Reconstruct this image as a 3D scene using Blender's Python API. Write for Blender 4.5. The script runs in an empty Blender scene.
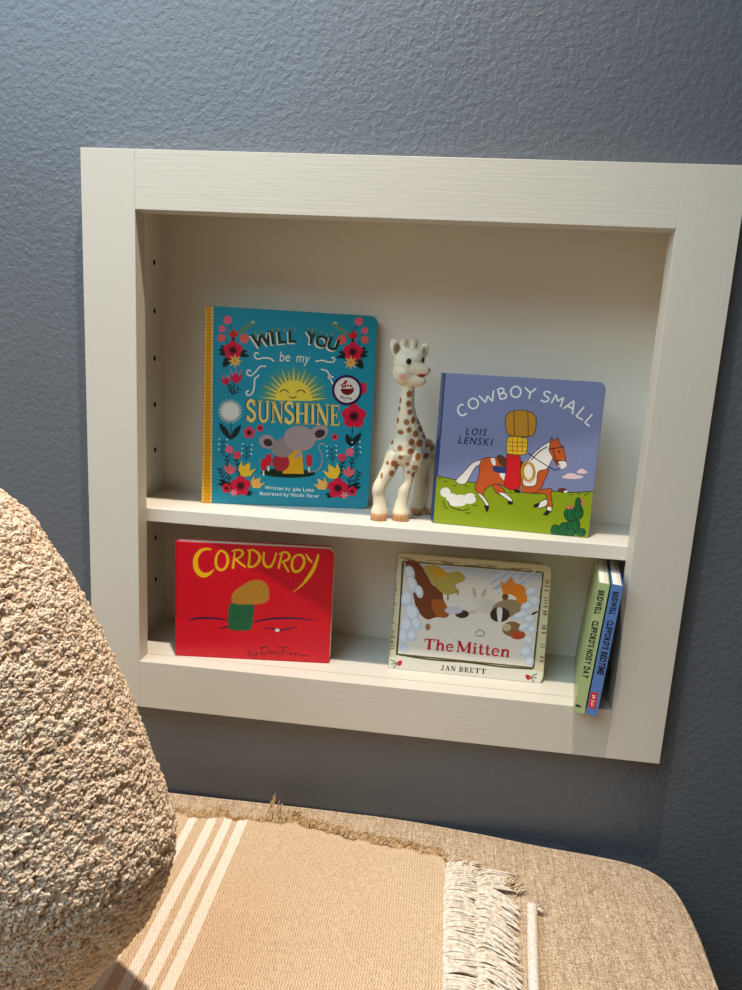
import bpy, bmesh, math, random
import numpy as np
from mathutils import Vector, Matrix

# ------------------------------------------------------------------ scene set-up
S = bpy.context.scene
COL = S.collection
U = 0.00086                      # one drawing unit in metres
R_CAM = [(0.99222555, 0.11140762, 0.05546888),
         (0.07560788, -0.18559275, -0.97971362),
         (-0.09885294, 0.97629077, -0.19257317)]
C_CAM = (70.678, -788.916, 121.605)
F_PX = 686.83

cam = bpy.data.objects.new('camera', bpy.data.cameras.new('camera'))
COL.objects.link(cam)
m = Matrix.Identity(4)
for i in range(3):
    m[i][0] = R_CAM[0][i]; m[i][1] = -R_CAM[1][i]; m[i][2] = -R_CAM[2][i]
    m[i][3] = C_CAM[i] * U
cam.matrix_world = m
cam.data.sensor_fit = 'VERTICAL'; cam.data.sensor_height = 36.0
cam.data.lens = F_PX * 36.0 / 990.0
cam.data.clip_start = 0.01
S.camera = cam

S.view_settings.view_transform = 'Standard'
S.view_settings.look = 'None'
S.view_settings.gamma = 1.0
S.view_settings.use_curve_mapping = False
S.view_settings.exposure = 0.05

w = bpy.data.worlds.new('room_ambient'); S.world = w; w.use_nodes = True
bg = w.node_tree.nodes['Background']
# the unseen room: lighter towards the window side on the left, dim towards the right
wt = w.node_tree
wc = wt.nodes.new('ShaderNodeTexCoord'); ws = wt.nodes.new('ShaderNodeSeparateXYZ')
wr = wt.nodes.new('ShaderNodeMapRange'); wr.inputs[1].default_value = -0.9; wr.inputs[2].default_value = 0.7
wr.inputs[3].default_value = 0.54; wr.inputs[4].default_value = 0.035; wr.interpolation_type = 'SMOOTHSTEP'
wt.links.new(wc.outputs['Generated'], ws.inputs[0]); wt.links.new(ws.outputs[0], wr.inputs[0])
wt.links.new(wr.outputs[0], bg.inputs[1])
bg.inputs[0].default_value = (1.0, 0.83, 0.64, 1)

def lamp(name, kind, loc, energy, color, **kw):
    d = bpy.data.lights.new(name, kind); d.energy = energy; d.color = color
    for k, v in kw.items(): setattr(d, k, v)
    o = bpy.data.objects.new(name, d); COL.objects.link(o); o.location = Vector(loc) * U
    return o
def aim(o, tgt):
    d = Vector(tgt) * U - o.location
    o.rotation_euler = d.to_track_quat('-Z', 'Y').to_euler()

# recessed ceiling downlight straight above the bookcase
key = lamp('ceiling_downlight', 'SPOT', (0, -373, 1867), 172.0, (1.0, 0.86, 0.72),
           spot_size=math.radians(62), spot_blend=1.0, shadow_soft_size=0.022)
aim(key, (-330, -373, -475))
# daylight from a tall window to the left
win = lamp('window_daylight', 'AREA', (-1080, -1260, 1560), 31.0, (0.56, 0.80, 1.0),
           shape='RECTANGLE', size=1.6, size_y=1.3)
aim(win, (-300, 25, 300))

# ------------------------------------------------------------------ colours and materials
def lin(c):
    c = c / 255.0
    return c / 12.92 if c <= 0.04045 else ((c + 0.055) / 1.055) ** 2.4
def rgb(r, g=None, b=None):
    if g is None: r, g, b = r
    return (lin(r), lin(g), lin(b), 1.0)

class NT:
    """small helper around a node tree"""
    def __init__(s, name):
        s.m = bpy.data.materials.new(name); s.m.use_nodes = True
        s.t = s.m.node_tree; s.b = s.t.nodes['Principled BSDF']
        s.co = None
    def n(s, typ, **kw):
        x = s.t.nodes.new(typ)
        for k, v in kw.items(): setattr(x, k, v)
        return x
    def l(s, a, b): s.t.links.new(a, b)
    def coord(s, scale=(1, 1, 1), kind='Object', rot=(0, 0, 0)):
        if s.co is None: s.co = s.n('ShaderNodeTexCoord')
        mp = s.n('ShaderNodeMapping'); mp.inputs['Scale'].default_value = scale
        mp.inputs['Rotation'].default_value = rot
        s.l(s.co.outputs[kind], mp.inputs['Vector']); return mp.outputs[0]
    def noise(s, scale, vec, detail=3, rough=0.5, dist=0.0):
        x = s.n('ShaderNodeTexNoise'); x.inputs['Scale'].default_value = scale
        x.inputs['Detail'].default_value = detail; x.inputs['Roughness'].default_value = rough
        x.inputs['Distortion'].default_value = dist
        s.l(vec, x.inputs['Vector']); return x.outputs['Fac']
    def math(s, op, a, b=None, c=None):
        x = s.n('ShaderNodeMath', operation=op)
        for i, v in enumerate((a, b, c)):
            if v is None: continue
            if isinstance(v, (int, float)): x.inputs[i].default_value = v
            else: s.l(v, x.inputs[i])
        return x.outputs[0]
    def mix(s, fac, a, b, blend='MIX'):
        x = s.n('ShaderNodeMix', data_type='RGBA', blend_type=blend)
        for sock, v in ((x.inputs[0], fac), (x.inputs[6], a), (x.inputs[7], b)):
            if isinstance(v, (int, float)): sock.default_value = v
            elif isinstance(v, tuple): sock.default_value = v
            else: s.l(v, sock)
        return x.outputs[2]
    def ramp(s, fac, stops):
        x = s.n('ShaderNodeValToRGB'); e = x.color_ramp.elements
        while len(e) < len(stops): e.new(0.5)
        for k, (p, c) in enumerate(stops):
            e[k].position = p; e[k].color = c if isinstance(c, tuple) else (c, c, c, 1)
        s.l(fac, x.inputs[0]); return x.outputs[0]
    def base(s, v):
        if isinstance(v, tuple): s.b.inputs['Base Color'].default_value = v
        else: s.l(v, s.b.inputs['Base Color'])
    def bump(s, h, dist, strength=1.0):
        x = s.n('ShaderNodeBump'); x.inputs['Strength'].default_value = strength
        x.inputs['Distance'].default_value = dist
        s.l(h, x.inputs['Height']); s.l(x.outputs[0], s.b.inputs['Normal'])
    def rough(s, r, spec=0.5):
        s.b.inputs['Roughness'].default_value = r
        s.b.inputs['Specular IOR Level'].default_value = spec

def mat_wall():
    t = NT('painted_wall'); v = t.coord()
    n1 = t.noise(175, v, 2.5, 0.6, 0.0); n2 = t.noise(460, v, 2, 0.5); n3 = t.noise(6, v, 2)
    h = t.math('ADD', n1, t.math('MULTIPLY', n2, 0.30))
    t.bump(h, 0.0011, 0.8)
    t.base(t.mix(n3, rgb(87, 93, 100), rgb(93, 99, 106)))
    t.rough(0.42, 0.8); return t.m
def mat_paint(name, axis, c=(209, 203, 189)):
    t = NT(name)
    sc = (14, 260, 420) if axis == 'x' else (420, 260, 14)
    v = t.coord(sc); n = t.noise(1.0, v, 4, 0.6)
    v2 = t.coord((1, 1, 1)); n2 = t.noise(9, v2, 2)
    t.base(t.mix(n2, rgb(c), rgb(tuple(x - 5 for x in c))))
    t.bump(n, 0.0005, 0.35); t.rough(0.38, 0.4); return t.m
def mat_plain(name, c, rough=0.5, spec=0.4, var=0.06, scale=40, bump=0.0):
    t = NT(name); v = t.coord(); n = t.noise(scale, v, 3)
    c = rgb(c); d = tuple(x * (1 - var * 2) for x in c[:3]) + (1,)
    t.base(t.mix(n, d, c)); t.rough(rough, spec)
    if bump: t.bump(n, bump, 0.5)
    return t.m
def mat_ink(name, rough=0.32, scratch=0.0, spec=0.4):
    """printed board: the ink colour is stored per face"""
    t = NT(name); a = t.n('ShaderNodeAttribute'); a.attribute_name = 'ink'
    v = t.coord((1, 1, 1)); n = t.noise(220, v, 3)
    k = t.mix(1.0, a.outputs['Color'], t.ramp(n, [(0.2, 0.93), (0.8, 1.0)]), 'MULTIPLY')
    if scratch:
        s = t.noise(1.0, t.coord((900, 900, 130)), 4, 0.7)
        k = t.mix(1.0, k, t.ramp(s, [(0.30, 1 - scratch), (0.55, 1.0)]), 'MULTIPLY')
    t.base(k); t.rough(rough, spec); return t.m
def mat_pages(name, c=(226, 214, 196), axis=0, n=16):
    t = NT(name); sc = [0, 0, 0]; sc[axis] = 1
    t2 = t.coord((4, 900, 4) if axis == 1 else (900, 4, 4))
    f = t.noise(1.0, t2, 3, 0.6)
    t.base(t.ramp(f, [(0.30, rgb(tuple(int(x * 0.62) for x in c))), (0.48, rgb(c))]))
    t.rough(0.8, 0.2); return t.m
def mat_linen():
    t = NT('linen_upholstery')
    a = t.noise(1.0, t.coord((1500, 130, 300)), 3, 0.65); b = t.noise(1.0, t.coord((160, 1500, 300)), 3, 0.65)
    g = t.noise(950, t.coord(), 2, 0.6); sl = t.noise(1.0, t.coord((420, 14, 100)), 2, 0.5)
    h = t.math('ADD', t.math('ADD', t.math('MULTIPLY', a, 0.30), t.math('MULTIPLY', b, 0.26)), t.math('ADD', t.math('MULTIPLY', g, 0.34), t.math('MULTIPLY', sl, 0.10)))
    t.base(t.ramp(h, [(0.41, rgb(128, 102, 78)), (0.5, rgb(186, 160, 130)), (0.59, rgb(230, 208, 178))]))
    t.bump(h, 0.0012, 0.7); t.rough(0.9, 0.15)
    t.b.inputs['Sheen Weight'].default_value = 0.15; return t.m
def mat_throw(u):
    t = NT('woven_throw'); v = t.coord()
    sp = t.n('ShaderNodeSeparateXYZ'); t.l(v, sp.inputs[0])
    x, y = sp.outputs[0], sp.outputs[1]
    fac = None
    for c, hw in ((-186.5, 5.8), (-166.3, 5.4), (-147.3, 5.9), (-211, 5.0)):
        wob = t.math('ADD', x, t.math('MULTIPLY', t.math('SUBTRACT', t.noise(700, v, 2), 0.5), 0.0016))
        k = t.math('COMPARE', wob, c * u, hw * u)
        fac = k if fac is None else t.math('MAXIMUM', fac, k)
    # herringbone twill: short diagonal floats, direction alternating by row
    row = t.math('PINGPONG', t.math('MULTIPLY', y, 1 / 0.0030), 1.0)
    d = t.math('ADD', t.math('MULTIPLY', x, 1 / 0.0026), t.math('MULTIPLY', row, 0.55))
    tw = t.math('PINGPONG', d, 0.5)
    nz = t.noise(420, v, 3)
    h = t.math('ADD', t.math('MULTIPLY', tw, 0.9), t.math('MULTIPLY', nz, 0.7))
    tan = t.ramp(h, [(0.30, rgb(170, 142, 112)), (0.62, rgb(208, 182, 150)), (0.95, rgb(226, 204, 176))])
    whi = t.ramp(h, [(0.30, rgb(214, 200, 182)), (0.75, rgb(240, 230, 216))])
    t.base(t.mix(fac, tan, whi)); t.bump(h, 0.0007, 0.6); t.rough(0.9, 0.15)
    return t.m
def mat_fibre(name, c0, c1, scale=60, sss=0.0, lump=False):
    t = NT(name); n = t.noise(scale, t.coord(), 3)
    t.base(t.ramp(n, [(0.35, rgb(c0)), (0.65, rgb(c1))])); t.rough(0.85, 0.15)
    if sss:                                   # thin wool lets light through
        tr = t.n('ShaderNodeBsdfTranslucent'); mx = t.n('ShaderNodeMixShader'); mx.inputs[0].default_value = sss
        t.l(t.b.inputs['Base Color'].links[0].from_socket, tr.inputs[0])
        out = t.t.nodes['Material Output']
        t.l(t.b.outputs[0], mx.inputs[1]); t.l(tr.outputs[0], mx.inputs[2]); t.l(mx.outputs[0], out.inputs['Surface'])
    if lump: t.bump(t.noise(260, t.coord(), 3, 0.6), 0.004, 1.0)
    return t.m
def mat_rubber():
    t = NT('painted_rubber'); a = t.n('ShaderNodeAttribute'); a.attribute_name = 'ink'
    n = t.noise(150, t.coord(), 2)
    t.base(t.mix(1.0, a.outputs['Color'], t.ramp(n, [(0.2, 0.92), (0.8, 1.0)]), 'MULTIPLY'))
    t.rough(0.42, 0.4); return t.m

M_WALL = mat_wall()
M_PX = mat_paint('white_paint_across', 'x'); M_PZ = mat_paint('white_paint_upright', 'z')
M_SHELF = mat_paint('white_paint_shelf_lit', 'x', (222, 216, 203))  # same white paint as the frame, colour lightened so the shelf looks lit
M_CAB = mat_paint('white_paint_niche_brightened', 'x', (240, 234, 219))  # interior white, colour lightened to offset weak light in the niche

# ------------------------------------------------------------------ mesh helpers
def link(name, me, mat, parent=None):
    o = bpy.data.objects.new(name, me); COL.objects.link(o)
    if mat: me.materials.append(mat)
    if parent: o.parent = parent
    return o
def tag(o, label=None, cat=None, group=None, kind=None):
    if label: o['label'] = label
    if cat: o['category'] = cat
    if group: o['group'] = group
    if kind: o['kind'] = kind
    return o
def empty(name, loc, rot=(0, 0, 0)):
    o = bpy.data.objects.new(name, None); COL.objects.link(o)
    o.location = Vector(loc) * U; o.rotation_euler = rot; o.empty_display_size = 0.02
    return o
def pymesh(name, verts, faces, smooth=False):
    me = bpy.data.meshes.new(name)
    me.from_pydata([tuple(c * U for c in v) for v in verts], [], faces)
    if smooth: me.polygons.foreach_set('use_smooth', [True] * len(me.polygons))
    me.update(); return me
def box(name, lo, hi, mat, parent=None, bevel=0.0, seg=2):
    bm = bmesh.new(); bmesh.ops.create_cube(bm, size=1.0)
    for v in bm.verts:
        v.co = Vector([(lo[i] + hi[i]) / 2 + v.co[i] * (hi[i] - lo[i]) for i in range(3)]) * U
    if bevel:
        bmesh.ops.bevel(bm, geom=bm.edges[:], offset=bevel * U, segments=seg, affect='EDGES', profile=0.5)
    me = bpy.data.meshes.new(name); bm.to_mesh(me); bm.free()
    return link(name, me, mat, parent)
def prism(name, outline, d0, d1, mat, parent=None, bevel=0.0, axes='xz'):
    """outline (a, b) extruded along the third axis from d0 to d1"""
    bm = bmesh.new()
    f = (lambda a, b, d: (a * U, d * U, b * U)) if axes == 'xz' else (lambda a, b, d: (a * U, b * U, d * U))
    v0 = [bm.verts.new(f(a, b, d0)) for a, b in outline]; v1 = [bm.verts.new(f(a, b, d1)) for a, b in outline]
    n = len(outline)
    bm.faces.new(v0); bm.faces.new(v1[::-1])
    for i in range(n):
        bm.faces.new((v0[(i + 1) % n], v0[i], v1[i], v1[(i + 1) % n]))
    bmesh.ops.recalc_face_normals(bm, faces=bm.faces)
    if bevel:
        es = [e for e in bm.edges if all(len(fa.verts) == n for fa in e.link_faces) or any(len(fa.verts) == n for fa in e.link_faces)]
        bmesh.ops.bevel(bm, geom=es, offset=bevel * U, segments=3, affect='EDGES', profile=0.5)
    me = bpy.data.meshes.new(name); bm.to_mesh(me); bm.free()
    return link(name, me, mat, parent)
def smooth_path(pts, n=8, closed=False):
    """Catmull-Rom through points of any dimension"""
    P = [np.array(p, float) for p in pts]; out = []; L = len(P)
    rng = range(L) if closed else range(L - 1)
    for i in rng:
        if closed: p0, p1, p2, p3 = P[i - 1], P[i], P[(i + 1) % L], P[(i + 2) % L]
        else: p0, p1, p2, p3 = P[max(i - 1, 0)], P[i], P[i + 1], P[min(i + 2, L - 1)]
        for k in range(n):
            t = k / n
            out.append(0.5 * (2 * p1 + (p2 - p0) * t + (2 * p0 - 5 * p1 + 4 * p2 - p3) * t * t + (3 * p1 - p0 - 3 * p2 + p3) * t ** 3))
    if not closed: out.append(P[-1])
    return out

# ------------------------------------------------------------------ the room
T = 25.0                                     # thickness of the face frame; wall surface at y = T
HW, HH, ST = 359.1, 337.5, 63.5              # half width, half height of the frame, stile width
XI, ZT, ZB = HW - ST, HH - ST, -HH + ST      # opening
CL, CR, CB = -325.5, 334.0, 152.0                        # cabinet side and back
ZS = -77.5                                   # top of the shelf
FLOOR_Z = -1000.0
def wall():
    xs = [-1900, -338, 348, 1500]; zs = [FLOOR_Z, -292, 316, 1990]
    y0, y1 = T, T + 150
    V, F = [], []
    for y in (y0, y1):
        for z in zs:
            for x in xs: V.append((x, y, z))
    id = lambda k, i, j: k * 16 + j * 4 + i
    for j in range(3):
        for i in range(3):
            if i == 1 and j == 1: continue
            F.append((id(0, i, j), id(0, i + 1, j), id(0, i + 1, j + 1), id(0, i, j + 1)))
            F.append((id(1, i, j), id(1, i, j + 1), id(1, i + 1, j + 1), id(1, i + 1, j)))
    for (a, b) in (((1, 1), (2, 1)), ((2, 1), (2, 2)), ((2, 2), (1, 2)), ((1, 2), (1, 1))):
        F.append((id(0, *a), id(0, *b), id(1, *b), id(1, *a)))
    for (a, b) in (((0, 0), (3, 0)), ((3, 0), (3, 3)), ((3, 3), (0, 3)), ((0, 3), (0, 0))):
        F.append((id(0, *b), id(0, *a), id(1, *a), id(1, *b)))
    return tag(link('wall_back', pymesh('wall_back', V, F), M_WALL), kind='structure')
wall()
tag(box('floor', (-1900, -2400, FLOOR_Z - 20), (1500, T, FLOOR_Z), mat_plain('floor_carpet', (72, 64, 56), 0.9, 0.1)), kind='structure')

# ------------------------------------------------------------------ recessed bookcase
bc = tag(empty('recessed_bookcase', (0, T, -HH)), 'white painted bookcase set into the blue-grey wall behind a wide face frame', 'bookcase')
off = Vector((0, -T, HH)) * U
def bpart(o): o.location = off; return o
for sx in (-1, 1):
    a, b = sorted((sx * XI, sx * HW))
    bpart(box('stile', (a, 0, -HH), (b, T, HH), M_PZ, bc, 0.5))
for za, zb in ((ZT, HH), (-HH, ZB)):
    bpart(box('rail', (-XI, 0.05, za), (XI, T, zb), M_PX, bc, 0.4))
bpart(box('back_panel', (CL - 12, CB, ZB - 14), (CR + 12, CB + 8, ZT + 40), M_CAB, bc))
bpart(box('top_panel', (CL, T + .2, ZT + 27), (CR, CB, ZT + 38), M_CAB, bc))
bpart(box('bottom_panel', (CL, T - 1.0, ZB - 12), (CR, CB, ZB), M_PX, bc))
M_HOLE = mat_plain('hole_shade', (26, 22, 18), 0.9, 0.1)  # dark colour standing in for the shade inside the drilled holes
HOLES = [231.6, 169.6, 107.4, 45.1, -17.2, -143, -205]
for sx in (-1, 1):
    CS = CL if sx < 0 else CR
    a, b = sorted((CS, CS + sx * 12))
    p = bpart(box('side_panel', (a, T + .2, ZB - 14), (b, CB, ZT + 40), M_CAB, bc))
    # drilled shelf pin holes
    bm = bmesh.new()
    for z in HOLES:
        for y in (120.0,):
            r = bmesh.ops.create_cone(bm, segments=14, radius1=3.8 * U, radius2=3.8 * U, depth=16 * U, cap_ends=True)
            bmesh.ops.rotate(bm, verts=r['verts'], matrix=Matrix.Rotation(math.pi / 2, 3, 'Y'))
            bmesh.ops.translate(bm, verts=r['verts'], vec=Vector((CS, y, z)) * U)
    cm = bpy.data.meshes.new('cut'); bm.to_mesh(cm); bm.free()
    cut = bpy.data.objects.new('cut', cm); COL.objects.link(cut); cut.parent = bc; cut.location = off
    md = p.modifiers.new('b', 'BOOLEAN'); md.object = cut; md.operation = 'DIFFERENCE'
    bpy.context.view_layer.update()
    me = bpy.data.meshes.new_from_object(p.evaluated_get(bpy.context.evaluated_depsgraph_get()))
    p.modifiers.clear(); p.data = me; me.name = 'side_panel'
    bpy.data.objects.remove(cut)
    for z in HOLES:  # dark cups added inside the holes to deepen their shade
        n = 14; V = []
        for x, r in ((CS + sx * .1, 3.7), (CS + sx * 7.5, 3.7)):
            V += [(x, 120 + r * math.cos(2 * math.pi * k / n), z + r * math.sin(2 * math.pi * k / n)) for k in range(n)]
        F = [(k, (k + 1) % n, n + (k + 1) % n, n + k) for k in range(n)] + [tuple(range(n, 2 * n))]
        link('pin_hole', pymesh('pin_hole', V, F), M_HOLE, p)
bpart(box('shelf', (CL + .3, T + 1, ZS - 17.5), (CR - .3, CB - .5, ZS), M_SHELF, bc, 0.8))

# ------------------------------------------------------------------ printed artwork
def homography(src, dst):
    A = []; B = []
    for (x, y), (u, v) in zip(src, dst):
        A.append([x, y, 1, 0, 0, 0, -u * x, -u * y]); B.append(u)
        A.append([0, 0, 0, x, y, 1, -v * x, -v * y]); B.append(v)
    h = np.linalg.solve(np.array(A, float), np.array(B, float))
    return np.append(h, 1).reshape(3, 3)

_glyph = {}
def glyph(ch, bold=0.0):
    k = (ch, bold)
    if k not in _glyph:
        c = bpy.data.curves.new('g', 'FONT'); c.body = ch; c.size = 1.0; c.offset = bold; c.resolution_u = 3
        o = bpy.data.objects.new('g', c); COL.objects.link(o)
        bpy.context.view_layer.update()
        me = bpy.data.meshes.new_from_object(o.evaluated_get(bpy.context.evaluated_depsgraph_get()))
        vs = [(v.co.x, v.co.y) for v in me.vertices]; fs = [tuple(p.vertices) for p in me.polygons]
        _glyph[k] = (vs, fs)
        bpy.data.objects.remove(o); bpy.data.meshes.remove(me); bpy.data.curves.remove(c)
    return _glyph[k]
CAP = max(v[1] for v in glyph('H')[0])

# strokes of a bold serif hand: (points, width) on a cap height of 1
SERIF = {
 'T': (.82, [([(.03,.95),(.79,.95)],.1), ([(.41,0),(.41,1)],.21), ([(.22,.03),(.60,.03)],.07), ([(.05,1),(.05,.72)],.08), ([(.77,1),(.77,.72)],.08)]),
 'h': (.70, [([(.16,0),(.16,1)],.17), ([(0,.03),(.32,.03)],.06), ([(0,.97),(.16,.97)],.06), ([(.2,.48),(.32,.62),(.46,.62),(.54,.5),(.54,.25),(.54,0)],.16), ([(.40,.03),(.69,.03)],.06)]),
 'e': (.60, [([(.1,.36),(.53,.36)],.07), ([(.51,.36),(.47,.56),(.3,.65),(.14,.55),(.09,.33),(.15,.11),(.32,.03),(.53,.13)],.13)]),
 'M': (1.08, [([(.14,0),(.14,1)],.09), ([(.12,1),(.54,.08)],.2), ([(.54,.08),(.9,1)],.08), ([(.91,0),(.91,1)],.2), ([(0,.03),(.28,.03)],.06), ([(.74,.03),(1.07,.03)],.06), ([(0,.97),(.2,.97)],.06), ([(.84,.97),(1.07,.97)],.06)]),
 'i': (.36, [([(.18,0),(.18,.66)],.17), ([(0,.03),(.36,.03)],.06), ([(.02,.63),(.18,.63)],.06), ([(.18,.79),(.18,.97)],.18)]),
 't': (.42, [([(.18,.9),(.18,.2),(.24,.05),(.42,.08)],.15), ([(.01,.62),(.38,.62)],.07)]),
 'n': (.70, [([(.16,0),(.16,.66)],.17), ([(0,.03),(.32,.03)],.06), ([(0,.63),(.16,.63)],.06), ([(.2,.48),(.32,.62),(.46,.62),(.54,.5),(.54,.25),(.54,0)],.16), ([(.40,.03),(.69,.03)],.06)]),
 'S': (.62, [([(.53,.74),(.46,.93),(.28,.96),(.12,.84),(.14,.66),(.34,.52),(.51,.38),(.55,.2),(.42,.05),(.24,.04),(.1,.24)],.16), ([(.55,1),(.55,.72)],.06), ([(.07,0),(.07,.28)],.06)]),
 'U': (.74, [([(.15,1),(.15,.3),(.22,.1),(.37,.03),(.53,.1),(.6,.3),(.6,1)],.13), ([(.02,.97),(.3,.97)],.06), ([(.48,.97),(.73,.97)],.06)]),
 'N': (.76, [([(.12,0),(.12,1)],.07), ([(.10,1),(.63,0)],.18), ([(.63,0),(.63,1)],.07), ([(0,.03),(.24,.03)],.06), ([(0,.97),(.18,.97)],.06), ([(.5,.97),(.75,.97)],.06)]),
 'H': (.78, [([(.16,0),(.16,1)],.17), ([(.61,0),(.61,1)],.17), ([(.16,.5),(.61,.5)],.07), ([(.02,.03),(.3,.03)],.06), ([(.47,.03),(.75,.03)],.06), ([(.02,.97),(.3,.97)],.06), ([(.47,.97),(.75,.97)],.06)]),
 'I': (.36, [([(.18,0),(.18,1)],.17), ([(.03,.03),(.33,.03)],.06), ([(.03,.97),(.33,.97)],.06)]),
 'E': (.64, [([(.16,0),(.16,1)],.17), ([(.02,.96),(.58,.96)],.07), ([(.02,.04),(.6,.04)],.07), ([(.16,.51),(.44,.51)],.07), ([(.57,1),(.57,.74)],.06), ([(.59,0),(.59,.28)],.06), ([(.44,.38),(.44,.64)],.06)]),
 'J': (.48, [([(.3,1),(.3,.2),(.22,.02),(.08,.03),(.03,.15)],.15), ([(.14,.97),(.46,.97)],.06)]),
 'A': (.80, [([(.14,0),(.42,1)],.07), ([(.38,1),(.66,0)],.18), ([(.22,.32),(.56,.32)],.06), ([(0,.03),(.26,.03)],.06), ([(.5,.03),(.8,.03)],.06)]),
 'B': (.68, [([(.16,0),(.16,1)],.17), ([(.02,.97),(.36,.96),(.52,.86),(.5,.64),(.34,.53),(.16,.53)],.11), ([(.34,.53),(.56,.44),(.6,.22),(.5,.06),(.3,.03),(.02,.03)],.12)]),
 'R': (.74, [([(.16,0),(.16,1)],.17), ([(.02,.97),(.38,.96),(.54,.84),(.52,.6),(.36,.5),(.16,.5)],.11), ([(.36,.5),(.6,.03),(.74,.03)],.14), ([(.02,.03),(.32,.03)],.06)]),
}

class Art:
    """flat coloured shapes printed on a board. Shapes are given in the frame of a sheet whose
    four board corners are known, and are rectified to board coordinates (u right, v up)."""
    def __init__(s, corners, w, h):
        s.H = homography(corners, [(0, h), (w, h), (w, 0), (0, 0)]); s.w, s.h = w, h
        s.V, s.F, s.C = [], [], []; s.lv = 1.0; s.fr = (0, 0, 1.0)
    def frame(s, ox, oy, k): s.fr = (ox, oy, k); return s
    def up(s): s.lv += 0.5
    def _add(s, pts, faces, col, lv=None):
        ox, oy, k = s.fr; b = len(s.V); lv = s.lv if lv is None else lv
        for x, y in pts:
            q = s.H @ np.array([ox + x / k, oy + y / k, 1.0]); q = q / q[2]
            s.V.append((min(max(q[0], 0.3), s.w - 0.3), -0.03 * lv, min(max(q[1], 0.3), s.h - 0.3)))
        for f in faces:
            s.F.append(tuple(b + i for i in f)); s.C.append(col)
        s.lv += 0.02
    def poly(s, pts, col, sm=0):
        if sm: pts = [tuple(p) for p in smooth_path(pts, sm, True)]
        s._add(pts, [tuple(range(len(pts)))], col)
    def ell(s, cx, cy, rx, ry=None, col=(0, 0, 0), rot=0, n=22, a0=0, a1=360):
        ry = rx if ry is None else ry; c, si = math.cos(math.radians(rot)), math.sin(math.radians(rot))
        full = a1 - a0 >= 360; P = []
        for i in range(n if full else n + 1):
            t = math.radians(a0 + (a1 - a0) * i / n); a, b = rx * math.cos(t), ry * math.sin(t)
            P.append((cx + a * c - b * si, cy + a * si + b * c))
        s._add(P, [tuple(range(len(P)))], col)
    def stroke(s, pts, wd, col, sm=6, closed=False):
        """pts (x, y) or (x, y, width)"""
        P = [p if len(p) == 3 else (p[0], p[1], wd) for p in pts]
        if not sm and len(P) > 2 and not closed:
            for a, b in zip(P, P[1:]):
                s.stroke([a, b], wd, col, 0); s.lv -= 0.02
            s.lv += 0.02
            return
        if sm and len(P) > 2: P = smooth_path(P, sm, closed)
        P = [np.array(p, float) for p in P]
        if closed: P.append(P[0])
        L, R = [], []
        for i, p in enumerate(P):
            if closed: d = P[(i + 1) % (len(P) - 1)][:2] - P[i - 1 if i else len(P) - 2][:2]
            else: d = P[min(i + 1, len(P) - 1)][:2] - P[max(i - 1, 0)][:2]
            d = d / (np.linalg.norm(d) + 1e-9); nn = np.array([-d[1], d[0]])
            L.append(tuple(p[:2] + nn * p[2] / 2)); R.append(tuple(p[:2] - nn * p[2] / 2))
        n = len(L)
        s._add(L + R, [(i, i + 1, n + i + 1, n + i) for i in range(n - 1)], col)
    def ring(s, cx, cy, rx, ry, wd, col, rot=0):
        c, si = math.cos(math.radians(rot)), math.sin(math.radians(rot)); P = []
        for i in range(20):
            t = 2 * math.pi * i / 20; a, b = rx * math.cos(t), ry * math.sin(t)
            P.append((cx + a * c - b * si, cy + a * si + b * c))
        s.stroke(P, wd, col, 2, True)
    def outlined(s, pts, col, wd=2.5, ink=(35, 22, 18), sm=5):
        s.poly(pts, col, sm)
        s.stroke(pts, wd, ink, sm, True)
    def char(s, ch, o, ex, ey, col, bold=0.0, shear=0.0):
        """o: baseline origin, ex / ey: vectors of one cap height along and up"""
        vs, fs = glyph(ch, bold)
        if not vs: return
        s._add([(o[0] + ex[0] * (x + shear * y) / CAP + ey[0] * y / CAP, o[1] + ex[1] * (x + shear * y) / CAP + ey[1] * y / CAP) for x, y in vs], fs, col)
    def text(s, txt, p0, p1, cap, col, bold=0.0, shear=0.0, gap=0.12, space=0.45, up=None):
        """fit txt on the line p0..p1, cap height in sheet units"""
        wid = []
        for ch in txt:
            vs = glyph(ch, bold)[0]; wid.append((min(v[0] for v in vs), max(v[0] for v in vs)) if vs else None)
        tot = sum(((b[1] - b[0]) / CAP + gap) if b else space for b in wid) - gap
        d = np.array(p1, float) - np.array(p0, float); L = np.linalg.norm(d); d = d / L
        k = L / (tot * cap); e = d * cap * k
        n = np.array([d[1], -d[0]]) * cap if up is None else np.array(up, float)
        x = 0.0
        for ch, b in zip(txt, wid):
            if b is None: x += space; continue
            o = np.array(p0, float) + e * (x - b[0] / CAP)
            s.char(ch, o, e, n, col, bold, shear); x += (b[1] - b[0]) / CAP + gap
    def serif(s, ch, o, ex, ey, col):
        adv, st = SERIF[ch]
        for pts, wd in st:
            # ribbon widths live in glyph space
            P = [np.array(p, float) for p in (smooth_path(pts, 5) if len(pts) > 2 else pts)]
            Lq, Rq = [], []
            for i, p in enumerate(P):
                d = P[min(i + 1, len(P) - 1)] - P[max(i - 1, 0)]; d = d / (np.linalg.norm(d) + 1e-9)
                nn = np.array([-d[1], d[0]]) * wd / 2
                Lq.append(p + nn); Rq.append(p - nn)
            A = Lq + Rq; n = len(Lq)
            s._add([(o[0] + ex[0] * a[0] + ey[0] * a[1], o[1] + ex[1] * a[0] + ey[1] * a[1]) for a in A],
                   [(i, i + 1, n + i + 1, n + i) for i in range(n - 1)], col)
            s.lv -= 0.02
        s.lv += 0.02
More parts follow.
